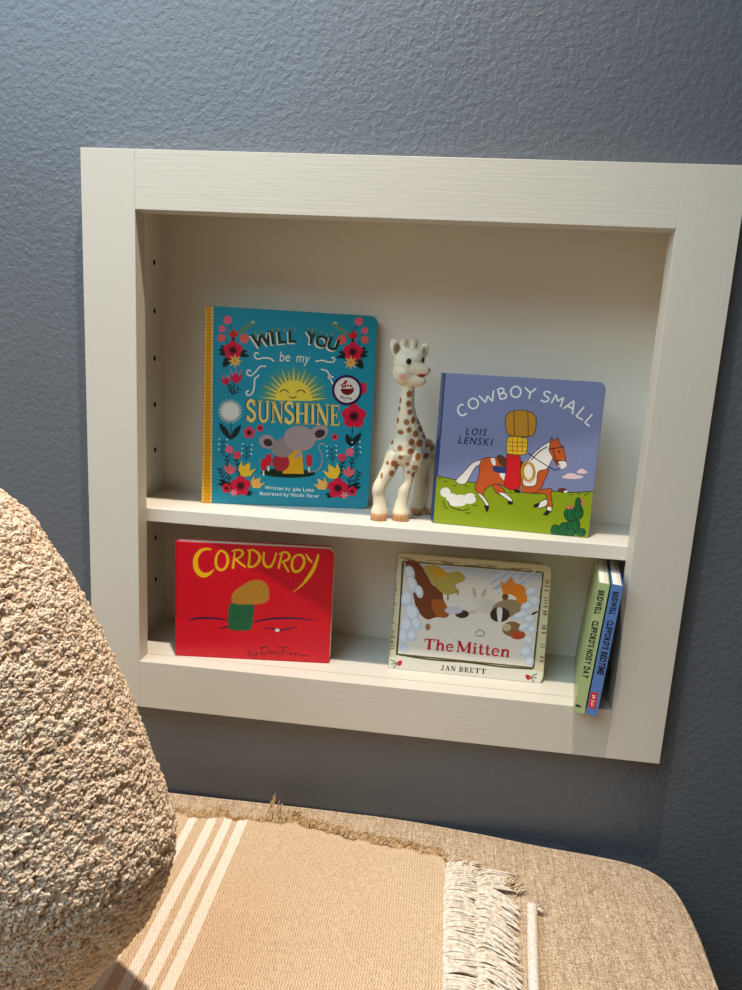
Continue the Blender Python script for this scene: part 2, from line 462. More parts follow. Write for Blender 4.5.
    def serif_text(s, txt, p0, p1, cap, col, gap=0.06, space=0.35):
        tot = sum(SERIF[c][0] + gap if c != ' ' else space for c in txt) - gap
        d = np.array(p1, float) - np.array(p0, float); e = d / tot; n = np.array([d[1], -d[0]]) / np.linalg.norm(d) * cap
        x = 0.0
        for c in txt:
            if c == ' ': x += space; continue
            s.serif(c, np.array(p0, float) + e * x, e, n, col); x += SERIF[c][0] + gap

def board(name, w, h, r, y0, y1, base, mat, parent, art=None, rl=0.8, edge=None):
    """book board in the x-z plane from y0 (front) to y1, right corners rounded by r"""
    O = []
    for cx, cz, rr, a0 in ((w, 0, r, -90), (w, h, r, 0), (0, h, rl, 90), (0, 0, rl, 180)):
        sx = -1 if cx else 1; sz = 1 if cz == 0 else -1
        for k in range(7):
            a = math.radians(a0 + 90 * k / 6); O.append((cx + sx * rr + rr * math.cos(a), cz + sz * rr + rr * math.sin(a)))
    n = len(O); e = min(0.5, (y1 - y0) / 3); V = []
    mid = (w / 2, h / 2)
    def ins(p, d): return (p[0] + (d if p[0] < mid[0] else -d), p[1] + (d if p[1] < mid[1] else -d))
    for yy, d in ((y0, e), (y0 + e, 0), (y1 - e, 0), (y1, e)):
        V += [(ins(p, d)[0], yy, ins(p, d)[1]) for p in O]
    F = [tuple(range(n))]; C = [base]
    for k in range(3):
        for i in range(n):
            j = (i + 1) % n; F.append((k * n + j, k * n + i, (k + 1) * n + i, (k + 1) * n + j)); C.append(edge or base)
    F.append(tuple(range(4 * n - 1, 3 * n - 1, -1))); C.append(base)
    if art:
        b = len(V); V += [(x, y + y0, z) for x, y, z in art.V]
        for f, c in zip(art.F, art.C):
            f = tuple(b + i for i in f)
            # face the viewer (-y)
            p = [V[i] for i in f]; ar = 0
            for i in range(len(p)): ar += p[i][0] * p[(i + 1) % len(p)][2] - p[(i + 1) % len(p)][0] * p[i][2]
            F.append(f if ar > 0 else f[::-1]); C.append(c)
    return inked(name, V, F, C, mat, parent)
def inked(name, V, F, C, mat, parent, smooth=False):
    me = pymesh(name, V, F, smooth)
    at = me.color_attributes.new('ink', 'FLOAT_COLOR', 'CORNER')
    buf = []
    for p, c in zip(me.polygons, C): buf += list(rgb(c)) * p.loop_total
    at.data.foreach_set('color', buf)
    return link(name, me, mat, parent)

def book(loc, yaw, lean, label, w, h, th, r, base, spine_col, page_mat, art, scratch=0, skew=0.0, rear=None, fan=0.0, rough=0.32, back=None):
    root = tag(empty('board_book', loc, (-lean, 0, yaw)), label, 'book', 'board books in the recessed bookcase')
    mi = mat_ink('printed_cover', rough, scratch)
    bt = 2.2
    board('front_cover', w, h, r, 0, bt, base, mi, root, art)
    bc_ = board('back_cover', w, h, r, 0, bt, back or base, mi, root, edge=back or base)
    bc_.location = Vector((skew, th - bt, 0)) * U; bc_.rotation_euler = (0, 0, fan)
    # page block: a stack of thick leaves between the covers
    nl = max(4, int(th / 2.6)); V, F = [], []
    rr = max(r - 0.6, 0.6)
    for k in range(nl):
        f = (k + 0.5) / nl; y = bt + (th - 2 * bt) * f; x0 = skew * f + 1.5; hy = (th - 2 * bt) / nl * 0.46
        fa = fan * f * 0.55
        O = []
        for cx, cz, q, a0 in ((w - .8, 0.5, rr, -90), (w - .8, h - .8, rr, 0), (0, h - .8, .3, 90), (0, .5, .3, 180)):
            sx = -1 if cx else 1; sz = 1 if cz < h / 2 else -1
            for i in range(5):
                a = math.radians(a0 + 90 * i / 4); O.append((cx + sx * q + q * math.cos(a), cz + sz * q + q * math.sin(a)))
        b = len(V); n = len(O)
        for yy in (y - hy, y + hy):
            for (x, z) in O:
                V.append((x0 + x * math.cos(fa) , yy + x * math.sin(fa), z))
        F.append(tuple(b + i for i in range(n))); F.append(tuple(b + n + i for i in range(n - 1, -1, -1)))
        for i in range(n):
            j = (i + 1) % n; F.append((b + j, b + i, b + n + i, b + n + j))
    link('page_block', pymesh('page_block', V, F), page_mat, root)
    # spine: slightly bowed strip joining both boards
    V, F, C = [], [], []; ns = 8
    for k in range(ns + 1):
        f = k / ns; bow = -1.2 * math.sin(math.pi * f)
        for z in (0.2, h - 0.2): V.append((skew * f + bow, th * f, z)); V.append((skew * f + bow + 1.6, th * f, z))
    for k in range(ns):
        a, b = 4 * k, 4 * k + 4
        F += [(a, a + 2, b + 2, b), (a + 1, b + 1, b + 3, a + 3), (a + 2, a + 3, b + 3, b + 2), (a, b, b + 1, a + 1)]
    F += [(0, 1, 3, 2), (4 * ns, 4 * ns + 2, 4 * ns + 3, 4 * ns + 1)]
    C = [spine_col] * len(F)
    inked('spine', V, F, C, mi, root)
    return root

PAGES = mat_pages('page_edges', axis=1)

# ------------------------------------------------------------------ teal hardback on the shelf
def sunshine():
    w, h, yaw, lean = 223.0, 256.0, math.radians(11), math.radians(3.2)
    TEAL = (27, 142, 164)
    A = Art([(204.5, 306.3), (377, 315.3), (369, 507.1), (201.5, 505)], w, h).frame(190, 295, 3.71)
    DK, PINK, RED, CORAL, YEL, ORA, CRM = (16, 34, 36), (232, 96, 120), (214, 22, 58), (222, 96, 88), (240, 190, 46), (236, 176, 84), (236, 226, 206)
    GOLD = (214, 150, 22)
    # gold cloth strip with stitched dots
    A.poly([(56, 43), (86, 45), (82, 783), (44, 779)], GOLD)
    for k in range(58):
        f = (k + .5) / 58
        for xa, xb, r in ((59, 48, 3.0), (83, 78, 3.2)):
            A.ell(xa + (xb - xa) * f, 47 + (776 - 47) * f, r, r * 1.2, (246, 220, 160), n=6); A.lv -= 0.02
    A.up()
    def star(cx, cy, r, n, col, inner=0.4, rot=0):
        A.poly([(cx + (r if i % 2 == 0 else r * inner) * math.cos(math.pi * i / n + rot), cy + (r if i % 2 == 0 else r * inner) * math.sin(math.pi * i / n + rot)) for i in range(2 * n)], col)
    def bloom(cx, cy, r, col=RED, heart=(40, 14, 22)):
        A.poly([(cx + r * (0.80 + 0.22 * abs(math.cos(2.5 * t))) * math.cos(t - .3), cy + r * (0.80 + 0.22 * abs(math.cos(2.5 * t))) * math.sin(t - .3)) for t in [2 * math.pi * i / 50 for i in range(50)]], col)
        A.ell(cx, cy, r * .42, r * .42, (140, 12, 40)); star(cx, cy, r * .36, 9, heart, .6)
    def tulip(cx, cy, r, col, rot=0):
        c, q = math.cos(rot), math.sin(rot)
        P = [(-.9, -.7), (-.45, -.15), (0, -1), (.45, -.15), (.9, -.7), (.75, .35), (0, .9), (-.75, .35)]
        A.poly([(cx + r * (a * c - b * q), cy + r * (a * q + b * c)) for a, b in P], col)
    def leaf(x0, y0, x1, y1, wd, col=DK):
        dx, dy = x1 - x0, y1 - y0; L = math.hypot(dx, dy); nx, ny = -dy / L * wd, dx / L * wd
        A.poly([(x0, y0), (x0 + dx * .5 + nx, y0 + dy * .5 + ny), (x1, y1), (x0 + dx * .5 - nx, y0 + dy * .5 - ny)], col, 4)
    def sprig(x0, y0, x1, y1, n, l, col=DK, wd=3.0, dots=False):
        A.stroke([(x0, y0), (x1, y1)], wd, col, 0)
        a = math.atan2(y1 - y0, x1 - x0)
        for i in range(n):
            f = (i + .6) / n; px, py = x0 + (x1 - x0) * f, y0 + (y1 - y0) * f
            for sg in (-1, 1):
                ex, ey = px + l * math.cos(a + sg * .8), py + l * math.sin(a + sg * .8)
                A.stroke([(px, py), (ex, ey)], wd, col, 0)
                if dots: A.ell(ex, ey, 3.2, 3.2, (220, 236, 236), n=7)
    def corner(mx):
        X = lambda x: mx(x)
        sprig(X(160), 150, X(146), 100, 1, 4, wd=2); sprig(X(150), 200, X(120), 138, 1, 4, wd=2)
        for x, y, r, c in ((140, 95, 16, PINK), (118, 128, 13, PINK), (117, 162, 15, CORAL), (202, 163, 18, CORAL)): A.ell(X(x), y, r, r, c, n=14)
        sprig(X(180), 146, X(232), 104, 4, 14, (120, 140, 60), 5)
        tulip(X(161), 146, 21, (206, 30, 36)); leaf(X(161), 176, X(161), 158, 6)
        for x1, y1 in ((104, 205), (106, 222), (112, 190), (222, 228), (120, 264), (214, 208)): leaf(X(158), 218, X(x1), y1, 9)
        leaf(X(150), 225, X(125), 270, 14)
        bloom(X(160), 207, 36); star(X(168), 247, 28, 8, ORA, .42); A.ell(X(168), 246, 7, 7, (220, 150, 60), n=10)
        for k in (0, 7): A.stroke([(X(230) + k, 98), (X(230) + k + 1, 106)], 3, (220, 226, 216), 0)
    corner(lambda x: x); 
    A.up()
    corner(lambda x: 764 - x)
    A.up()
    # mid left tulips, dandelion
    for x, y, r in ((133, 320, 19), (172, 308, 26)):
        A.stroke([(x, y), (158, 372)], 3, DK, 0); tulip(x, y, r, (208, 24, 64))
        for k in (-1, 0, 1): A.stroke([(x + k * r * .5, y - r * .4), (x + k * r * .8, y - r * 1.2)], 2, (236, 120, 150), 0)
    sprig(158, 372, 150, 336, 3, 18); sprig(160, 372, 182, 348, 2, 16)
    A.stroke([(154, 440), (153, 540)], 3, DK, 0)
    leaf(153, 540, 109, 478, 11); leaf(153, 540, 190, 484, 11)
    for i in range(44):
        a = 2 * math.pi * i / 44; r = 46 if i % 2 else 40
        A.stroke([(150, 434), (150 + r * math.cos(a), 434 + r * math.sin(a))], 2.2, CRM, 0); A.lv -= 0.02
    A.up(); A.ell(150, 434, 33, 33, (226, 220, 206))
    # right red flower
    A.ell(642, 340, 14, 22, (206, 40, 60)); A.stroke([(606, 470), (600, 556)], 3, DK, 0)
    leaf(598, 556, 582, 510, 11); leaf(598, 556, 637, 505, 11); bloom(609, 444, 45)
    for x, y, r in ((221, 512, 23), (262, 495, 14), (539, 522, 13)): bloom(x, y, r, (206, 62, 84))
    # sun (a plain half disc with rays)
    A.up()
    for k in range(9):
        f = k / 8; r = 150 - 80 * f
        A.ell(386, 391, r, r, tuple(int(a + (b - a) * f ** 1.3) for a, b in zip(TEAL, (150, 160, 84))), n=30, a0=180, a1=360)
    A.up()
    for i in range(17):
        a = math.pi * (1 + (i + .5) / 17.0); R = 128 if i % 2 == 0 else 112
        for dr, cc in ((.052, (214, 178, 66)), (.024, (244, 218, 110))):
            A.poly([(386 + 58 * math.cos(a - dr * 1.6), 391 + 58 * math.sin(a - dr * 1.6)), (386 + R * math.cos(a), 391 + R * math.sin(a)), (386 + 58 * math.cos(a + dr * 1.6), 391 + 58 * math.sin(a + dr * 1.6))], cc)
    A.ell(386, 391, 68, 76, (238, 206, 70), n=30, a0=180, a1=360)
    for cx, s_ in ((352, 1), (414, 1)): A.stroke([(cx - 17, 361), (cx - 8, 352), (cx + 6, 352), (cx + 16, 361)], 4, (74, 56, 20))
    A.stroke([(370, 375), (382, 381), (396, 375)], 4, (74, 56, 20))
    # swirls
    for P in ([(256, 218), (244, 216), (240, 228), (252, 238), (275, 234), (300, 236), (313, 247)], [(466, 245), (490, 240), (515, 246), (534, 244), (535, 230), (524, 230)],
              [(284, 265), (262, 266), (244, 286), (228, 300), (212, 294), (216, 280), (228, 284)], [(258, 298), (242, 312), (240, 340), (232, 366), (216, 374), (210, 362), (220, 355)],
              [(486, 273), (508, 278), (520, 296), (534, 302)], [(512, 300), (524, 312), (530, 328)]):
        A.stroke(P, 5, CRM)
    A.up()
    # title
    for ch, x, y, rot, sz in (('W', 238, 197, -13, 47), ('I', 302, 183, -9, 46), ('L', 326, 180, -6, 44), ('L', 364, 175, -2, 42), ('Y', 430, 176, 6, 42), ('O', 461, 184, 13, 40), ('U', 503, 192, 20, 42)):
        a = math.radians(rot)
        for dx, dy, cc in ((-5, 5, (222, 218, 196)), (0, 0, (38, 52, 44))):
            ex = (math.cos(a) * sz, math.sin(a) * sz); ey = (math.sin(a) * sz, -math.cos(a) * sz)
            A.char(ch, (x + dx, y + dy), ex, ey, cc, 0.035)
        for q in (4, 24):
            A.stroke([(x + q, y - sz * .98), (x + q + 3, y - sz * 1.3)], 4, (150, 150, 60), 0)
    A.text('be', (333, 246), (371, 246), 36, CRM, 0.0, 0.15); A.text('my', (394, 247), (442, 251), 36, CRM, 0.0, 0.15)
    A.up()
    A.frame(240, 385, 6.745)
    for ch, x0, x1, yt, yb in (('S', 42, 110, 103, 246), ('U', 120, 204, 106, 250), ('N', 213, 298, 110, 254), ('S', 300, 368, 112, 256), ('H', 374, 470, 116, 260), ('I', 476, 512, 120, 261), ('N', 514, 606, 122, 264), ('E', 610, 676, 126, 266)):
        adv = SERIF[ch][0]
        for dx, cc in ((-7, (20, 48, 50)), (0, (238, 204, 108))):
            A.serif(ch, (x0 + dx, yb), ((x1 - x0) / adv, 2.0), (0, yt - yb), cc)
    A.up()
    # plain stand-in for the picture below the title: two rounded grey shapes on a dark mound
    A.frame(190, 295, 3.71)
    GR, GD = (164, 146, 142), (60, 44, 44)
    A.ell(366, 660, 102, 17, (22, 40, 24))
    for x, y in ((276, 630), (294, 612), (445, 612)):
        A.stroke([(x, y + 20), (x, y + 42)], 6, CRM, 0); A.ell(x, y, 12, 24, (206, 34, 44))
    A.stroke([(440, 655), (480, 645), (494, 600), (480, 560), (492, 546), (502, 556)], 4, GR)
    A.poly([(372, 572), (418, 572), (426, 662), (346, 662)], (222, 160, 30))
    A.ell(340, 620, 32, 34, (170, 40, 52)); A.ell(405, 592, 16, 9, GR, -35)
    for cx, cy, rx, ry, rot in ((288, 545, 31, 26, 20), (480, 508, 37, 27, -25)): A.ell(cx, cy, rx, ry, GR, rot); A.ell(cx + 4, cy + 3, rx * .55, ry * .55, GD, rot)
    A.ell(348, 565, 44, 36, (146, 130, 128), -15); A.ell(410, 530, 60, 47, GR, 5)
    # the rest of the planting at the foot of the cover
    A.up()
    def low(mx):
        X = mx
        sprig(X(120), 604, X(124), 545, 3, 20, (24, 70, 84), 2.6, True); sprig(X(210), 618, X(214), 566, 3, 24, (24, 70, 84), 2.6, True)
        sprig(X(150), 716, X(138), 600, 7, 18); sprig(X(190), 690, X(170), 600, 6, 16); sprig(X(140), 730, X(112), 650, 6, 16)
        for x, y, r, c in ((147, 577, 15, PINK), (176, 597, 15, (222, 56, 84))): A.ell(X(x), y, r, r, c, n=14)
        tulip(X(150), 650, 24, (226, 96, 104)); tulip(X(209), 652, 34, YEL, .5 if X(0) == 0 else -.5); tulip(X(250), 699, 27, ORA, .6 if X(0) == 0 else -.6)
        for x1, y1 in ((108, 690), (118, 720), (238, 738), (104, 705), (232, 748)): leaf(X(170), 722, X(x1), y1, 8)
        bloom(X(137), 722, 18); bloom(X(190), 712, 38); star(X(165), 738, 18, 6, (236, 130, 130), .4)
    low(lambda x: x); A.up(); low(lambda x: 742 - x)
    A.text('Written by Julia Lobo', (281, 722), (464, 728), 13, (226, 236, 236), 0.012)
    A.text('Illustrated by Nicola Slater', (262, 744), (484, 749), 13, (226, 236, 236), 0.012)
    # round sticker
    A.up(); A.frame(325, 365, 14.84)
    A.ell(328, 354, 222, 224, (56, 14, 74), n=36); A.ell(328, 354, 184, 186, (228, 218, 208), n=36)
    A.ell(334, 334, 98, 94, (110, 14, 22), n=24, a0=0, a1=180)
    A.poly([(214, 290), (260, 262), (300, 212), (325, 205), (334, 230), (312, 262), (318, 310), (262, 326), (244, 312), (268, 290)], (160, 16, 28))
    for x, y, r in ((338, 290, 18), (380, 290, 20), (405, 322, 14), (362, 242, 8)): A.ell(x, y, r, r, (160, 16, 28), n=10)
    A.ell(330, 312, 12, 12, (228, 218, 208), n=8); A.ell(285, 280, 10, 16, (228, 218, 208), n=8)
    A.stroke([(240, 430), (236, 468), (256, 474), (250, 452), (282, 452), (270, 478), (300, 478), (304, 452), (300, 484), (330, 484), (334, 460), (352, 484), (366, 462), (376, 490), (398, 470), (394, 498)], 9, (70, 60, 64), 3)
    A.stroke([(285, 508), (330, 514)], 6, (150, 140, 140), 0)
    book((-243.2, 77.2, ZS + .2), yaw, lean, 'large teal picture book with gold spine strip, flowers and a half sun on its cover',
         w, h, 17, 9, TEAL, GOLD, PAGES, A, rough=0.3)
sunshine()

# ------------------------------------------------------------------ blue and green board book on the shelf
def cowboy():
    w, h, yaw, lean = 190.5, 188.5, math.radians(-4.6), math.radians(0.6)
    SKY = (128, 136, 174)
    A = Art([(443.7, 373), (606.5, 381.6), (588.5, 538.3), (434, 523)], w, h).frame(420, 360, 3.71)
    INK = (34, 24, 22); GRASS = (140, 160, 22); BR = (200, 88, 36); WH = (240, 232, 222)
    A.poly([(60, 430), (110, 440), (170, 452), (300, 468), (480, 486), (560, 492), (645, 487), (628, 664), (52, 612)], GRASS)
    A.stroke([(60, 430), (110, 440), (170, 452), (210, 455)], 3, INK); A.stroke([(490, 487), (560, 492), (643, 487)], 3, INK)
    for x, y in ((75, 440), (95, 452), (150, 455), (128, 468), (172, 468), (335, 492), (560, 500), (590, 497), (615, 500), (625, 494)): A.stroke([(x - 6, y), (x + 6, y)], 3.5, (52, 70, 20), 0)
    A.up()
    A.ell(528, 484, 17, 9, (96, 44, 28)); A.ell(541, 489, 7, 4, WH)
    for x, y, rx, ry in ((566, 434, 40, 8), (560, 428, 20, 8), (602, 416, 21, 6), (600, 410, 12, 6)): A.ell(x, y, rx, ry, (236, 204, 206))
    for x, y, rx, ry in ((96, 492, 19, 18), (120, 512, 22, 16), (150, 522, 26, 22), (186, 515, 24, 20), (135, 530, 26, 14)): A.ell(x, y, rx, ry, (238, 234, 222))
    for P in ([(88, 520), (94, 545), (106, 552)], [(108, 530), (120, 548), (150, 556)], [(140, 556), (165, 558), (185, 552)], [(170, 570), (190, 566)], [(196, 540), (214, 540)], [(205, 505), (214, 520)]): A.stroke(P, 3, INK)
    A.up()
    # a plain pinto horse
    A.outlined([(230, 372), (196, 382), (160, 420), (134, 448), (150, 462), (172, 456), (190, 424), (208, 396), (230, 386)], WH)
    A.outlined([(382, 470), (450, 480), (488, 478), (486, 500), (492, 545), (478, 560), (466, 540), (468, 500), (420, 496), (388, 490)], BR)
    A.outlined([(470, 518), (445, 528), (428, 542), (440, 550), (470, 540)], WH); A.poly([(446, 530), (424, 536), (420, 548), (440, 546)], INK)
    A.outlined([(474, 544), (490, 548), (484, 566), (470, 562)], WH); A.poly([(472, 556), (486, 562), (474, 578), (456, 576)], INK)
    A.outlined([(268, 458), (300, 470), (318, 492), (306, 502), (282, 492)], BR)
    A.outlined([(292, 494), (314, 494), (342, 518), (340, 530), (326, 520)], WH); A.poly([(326, 522), (346, 526), (344, 538), (326, 536)], INK)
    A.outlined([(226, 374), (256, 362), (300, 368), (350, 384), (400, 400), (440, 410), (476, 404), (462, 446), (440, 486), (396, 494), (352, 480), (290, 462), (256, 470), (240, 486), (232, 508), (216, 494), (204, 472), (216, 440)], BR)
    A.outlined([(214, 496), (232, 502), (256, 536), (250, 548), (236, 524)], WH); A.poly([(238, 540), (258, 540), (256, 556), (248, 568)], INK)
    A.poly([(262, 366), (276, 366), (280, 390), (268, 388)], WH, 3); A.poly([(296, 420), (316, 422), (320, 450), (300, 436)], WH, 3)
    A.outlined([(384, 408), (410, 360), (450, 322), (482, 306), (496, 350), (486, 376), (470, 404), (438, 416), (430, 462), (400, 470), (382, 458)], WH)
    A.stroke([(412, 372), (440, 342), (470, 322)], 4, INK)
    A.outlined([(482, 312), (486, 286), (496, 300), (512, 288), (516, 306), (532, 330), (542, 382), (530, 400), (510, 392), (492, 362), (478, 334)], BR)
    A.poly([(516, 376), (534, 372), (544, 390), (530, 404), (514, 396)], WH, 4); A.ell(516, 340, 4, 4, INK)
    for P in ([(480, 330), (508, 326), (534, 322)], [(492, 326), (504, 372), (520, 392)], [(500, 374), (540, 374)], [(400, 346), (440, 374), (500, 408), (520, 398)]): A.stroke(P, 3.4, INK)
    A.up()
    # plain saddle cloth, bedroll and rope in the same colours as the printed figure
    A.poly([(274, 394), (326, 402), (322, 420), (276, 416)], (44, 60, 112), 3)
    A.poly([(284, 362), (300, 352), (330, 372), (372, 374), (386, 384), (370, 404), (306, 396)], (98, 54, 32), 4)
    A.outlined([(322, 352), (368, 352), (372, 420), (366, 478), (314, 472), (320, 410)], (214, 26, 32), sm=3)
    A.outlined([(322, 296), (334, 284), (384, 288), (398, 300), (394, 344), (380, 352), (334, 350), (320, 340)], (240, 202, 40), sm=3)
    for k in (342, 360, 378): A.stroke([(k, 288), (k, 348)], 2.5, (206, 60, 30), 0)
    for k in (304, 320, 336): A.stroke([(322, k), (394, k + 3)], 2.5, (206, 60, 30), 0)
    A.outlined([(316, 218), (330, 194), (372, 186), (414, 196), (430, 222), (424, 268), (404, 284), (340, 282), (320, 266)], (196, 138, 38), sm=4)
    for k in (346, 398): A.stroke([(k, 190), (k + 3, 282)], 4, (120, 76, 26), 0)
    for k in range(3): A.ring(402, 415, 25 - 4 * k, 39 - 6 * k, 4, ((216, 164, 44), (158, 108, 30), (232, 184, 70))[k], -5)
    A.stroke([(374, 470), (374, 494)], 8, (120, 124, 130), 0); A.poly([(350, 480), (372, 484), (374, 494), (350, 492)], INK)
    A.up()
    # cactus
    for x, y, rx, ry in ((503, 632, 18, 22), (536, 628, 22, 26), (570, 612, 26, 28), (598, 640, 20, 16), (560, 640, 20, 16), (562, 572, 28, 28), (588, 566, 20, 26), (588, 538, 14, 28), (530, 646, 16, 10)):
        A.ell(x, y, rx, ry, (18, 58, 34)); A.ell(x - 1, y, rx * .82, ry * .86, (28, 104, 56))
        for k in (-.45, 0, .45): A.stroke([(x + k * rx, y - ry * .6), (x + k * rx * 1.15, y + ry * .6)], 2.2, (16, 60, 34), 0)
    for x, y in ((552, 548), (564, 546), (603, 520), (604, 534)): A.ell(x, y, 6, 7, (216, 110, 92))
    # lettering
    A.up(); A.frame(450, 380, 4.947)
    Wt = (240, 242, 240); k = 8.2
    A.stroke([(64, 124), (50, 124), (38, 138), (38, 158), (50, 174), (64, 176), (80, 166)], k, Wt)
    A.ring(112, 117, 24, 25, k, Wt)
    A.stroke([(140, 78), (173, 112), (182, 78), (206, 106), (212, 52)], k, Wt, 0)
    A.stroke([(232, 44), (246, 96)], k, Wt, 0); A.stroke([(232, 46), (252, 40), (263, 48), (258, 62), (240, 70)], k, Wt); A.stroke([(240, 70), (264, 64), (276, 76), (268, 90), (246, 95)], k, Wt)
    A.ring(322, 58, 25, 27, k, Wt)
    A.stroke([(368, 36), (394, 62), (423, 40)], k, Wt, 0); A.stroke([(394, 62), (388, 92)], k, Wt, 0)
    A.stroke([(496, 64), (482, 55), (466, 58), (464, 72), (478, 82), (486, 92), (478, 104), (462, 106), (446, 98)], k, Wt)
    A.stroke([(499, 114), (522, 68), (530, 104), (560, 84), (544, 132)], k, Wt, 0)
    A.stroke([(560, 140), (612, 100), (604, 168)], k, Wt, 0); A.stroke([(578, 127), (606, 140)], k, Wt, 0)
    A.stroke([(662, 131), (622, 178), (656, 196)], k, Wt, 0); A.stroke([(703, 168), (666, 210), (690, 228)], k, Wt, 0)
    A.frame(420, 360, 3.71)
    NV = (30, 38, 84)
    A.text('LOIS', (168, 277), (242, 281), 24, NV, 0.012, 0.2, 0.3); A.text('LENSKI', (140, 310), (264, 319), 26, NV, 0.012, 0.2, 0.3)
    book((65.4, 67.2, ZS + .2), yaw, lean, 'square blue and green board book with a brown horse and cactus on its cover',
         w, h, 24, 9, SKY, (36, 66, 122), PAGES, A, skew=-6, fan=math.radians(1.2))
cowboy()

# ------------------------------------------------------------------ red board book at the lower left
def red_book():
    w, h, yaw = 202.5, 155.8, math.radians(6.4)
    RED = (208, 10, 34)
    A = Art([(174.7, 541.2), (334.5, 548.5), (330, 661.7), (175.6, 655.7)], w, h).frame(150, 525, 3.71)
    PU = (70, 22, 60)
    A.poly([(97, 350), (170, 345), (290, 352), (390, 352), (540, 340), (684, 348), (680, 505), (97, 486)], (216, 16, 38), 0)
    A.stroke([(140, 358, 3), (170, 347, 8), (230, 345, 8), (290, 352, 5)], 6, PU); A.stroke([(385, 358, 4), (450, 345, 8), (540, 342, 7), (616, 350, 3)], 6, PU)
    A.stroke([(255, 382, 3), (290, 376, 6), (310, 386, 3)], 5, PU); A.stroke([(418, 378, 3), (455, 382, 5), (490, 386, 7), (545, 374, 3)], 5, PU)
    A.ell(475, 387, 9, 6, (236, 222, 226)); A.up()
    # plain patches in place of the printed figure
    A.poly([(294, 300), (316, 288), (376, 290), (388, 304), (380, 376), (364, 388), (306, 388), (292, 372)], (28, 96, 62), 3)
    A.poly([(304, 262), (320, 240), (372, 206), (416, 204), (440, 226), (444, 262), (430, 286), (380, 292), (312, 290)], (178, 124, 44), 3); A.up()
    A.frame(185, 540, 5.3); Y = (240, 186, 22)
    A.stroke([(138, 50, 7), (115, 47, 12), (85, 55, 17), (60, 85, 23), (54, 120, 26), (62, 158, 28), (90, 184, 27), (120, 182, 20), (140, 168, 11), (153, 154, 3)], 10, Y)
    A.stroke([(180, 60, 10), (165, 90, 13), (164, 130, 14), (182, 156, 14), (210, 150, 13), (226, 118, 14), (222, 80, 14), (205, 60, 12), (188, 56, 9), (178, 62, 8)], 10, Y)
    A.stroke([(264, 46, 9), (260, 96, 11), (254, 150, 13)], 10, Y); A.stroke([(246, 58, 6), (285, 50, 11), (306, 62, 13), (298, 84, 12), (266, 104, 7)], 10, Y); A.stroke([(268, 100, 8), (292, 120, 11), (322, 142, 10)], 10, Y)
    A.stroke([(344, 48, 11), (342, 95, 13), (338, 138, 12)], 10, Y); A.stroke([(330, 52, 6), (366, 52, 11), (394, 78, 15), (392, 110, 16), (366, 136, 14), (336, 140, 10)], 10, Y)
    A.stroke([(420, 60, 9), (416, 105, 13), (430, 136, 14), (456, 136, 13), (472, 108, 11), (486, 62, 8)], 10, Y)
    A.stroke([(516, 66, 9), (506, 105, 11), (496, 148, 12)], 10, Y); A.stroke([(498, 72, 5), (532, 60, 10), (554, 76, 13), (546, 100, 12), (512, 112, 7)], 10, Y); A.stroke([(518, 110, 8), (534, 136, 11), (552, 166, 8)], 10, Y)
    A.stroke([(596, 72, 9), (574, 96, 12), (568, 132, 13), (580, 160, 14), (608, 158, 13), (630, 128, 14), (632, 96, 14), (616, 76, 12), (598, 76, 8)], 10, Y)
    A.stroke([(642, 68, 6), (656, 92, 13), (674, 114, 11)], 10, Y); A.stroke([(709, 70, 8), (700, 105, 15), (680, 155, 19), (652, 196, 17), (622, 234, 10), (575, 271, 2)], 10, Y)
    A.up(); A.frame(150, 525, 3.71); K = (40, 14, 22)
    A.stroke([(372, 458), (368, 480), (380, 482), (382, 470), (372, 470)], 2.4, K); A.stroke([(388, 468), (388, 478), (398, 478), (400, 466), (396, 486), (384, 492)], 2.4, K)
    A.stroke([(420, 450), (418, 474)], 2.6, K); A.stroke([(412, 452), (440, 450), (444, 464), (430, 474), (412, 474)], 2.6, K)
    A.stroke([(450, 466), (448, 474), (458, 474), (460, 466), (450, 466), (466, 468), (466, 476), (474, 466), (480, 476)], 2.4, K)
    A.stroke([(478, 452), (500, 448), (514, 452)], 2.6, K); A.stroke([(498, 450), (496, 470), (486, 482), (478, 478)], 2.6, K); A.stroke([(488, 464), (504, 464)], 2.2, K)
    A.stroke([(508, 474), (512, 468), (520, 470), (522, 474), (530, 470), (526, 476), (536, 474), (544, 470), (540, 476), (550, 474), (558, 472), (562, 476), (590, 480)], 2.4, K)
    book((-258.3, 25.8, ZB + .2), yaw, math.radians(0.1), 'red board book with yellow brush lettering on the lower left of the bookcase', w, h, 15, 9, RED, (196, 40, 44), PAGES, A, scratch=0.35, fan=math.radians(1.0))
red_book()

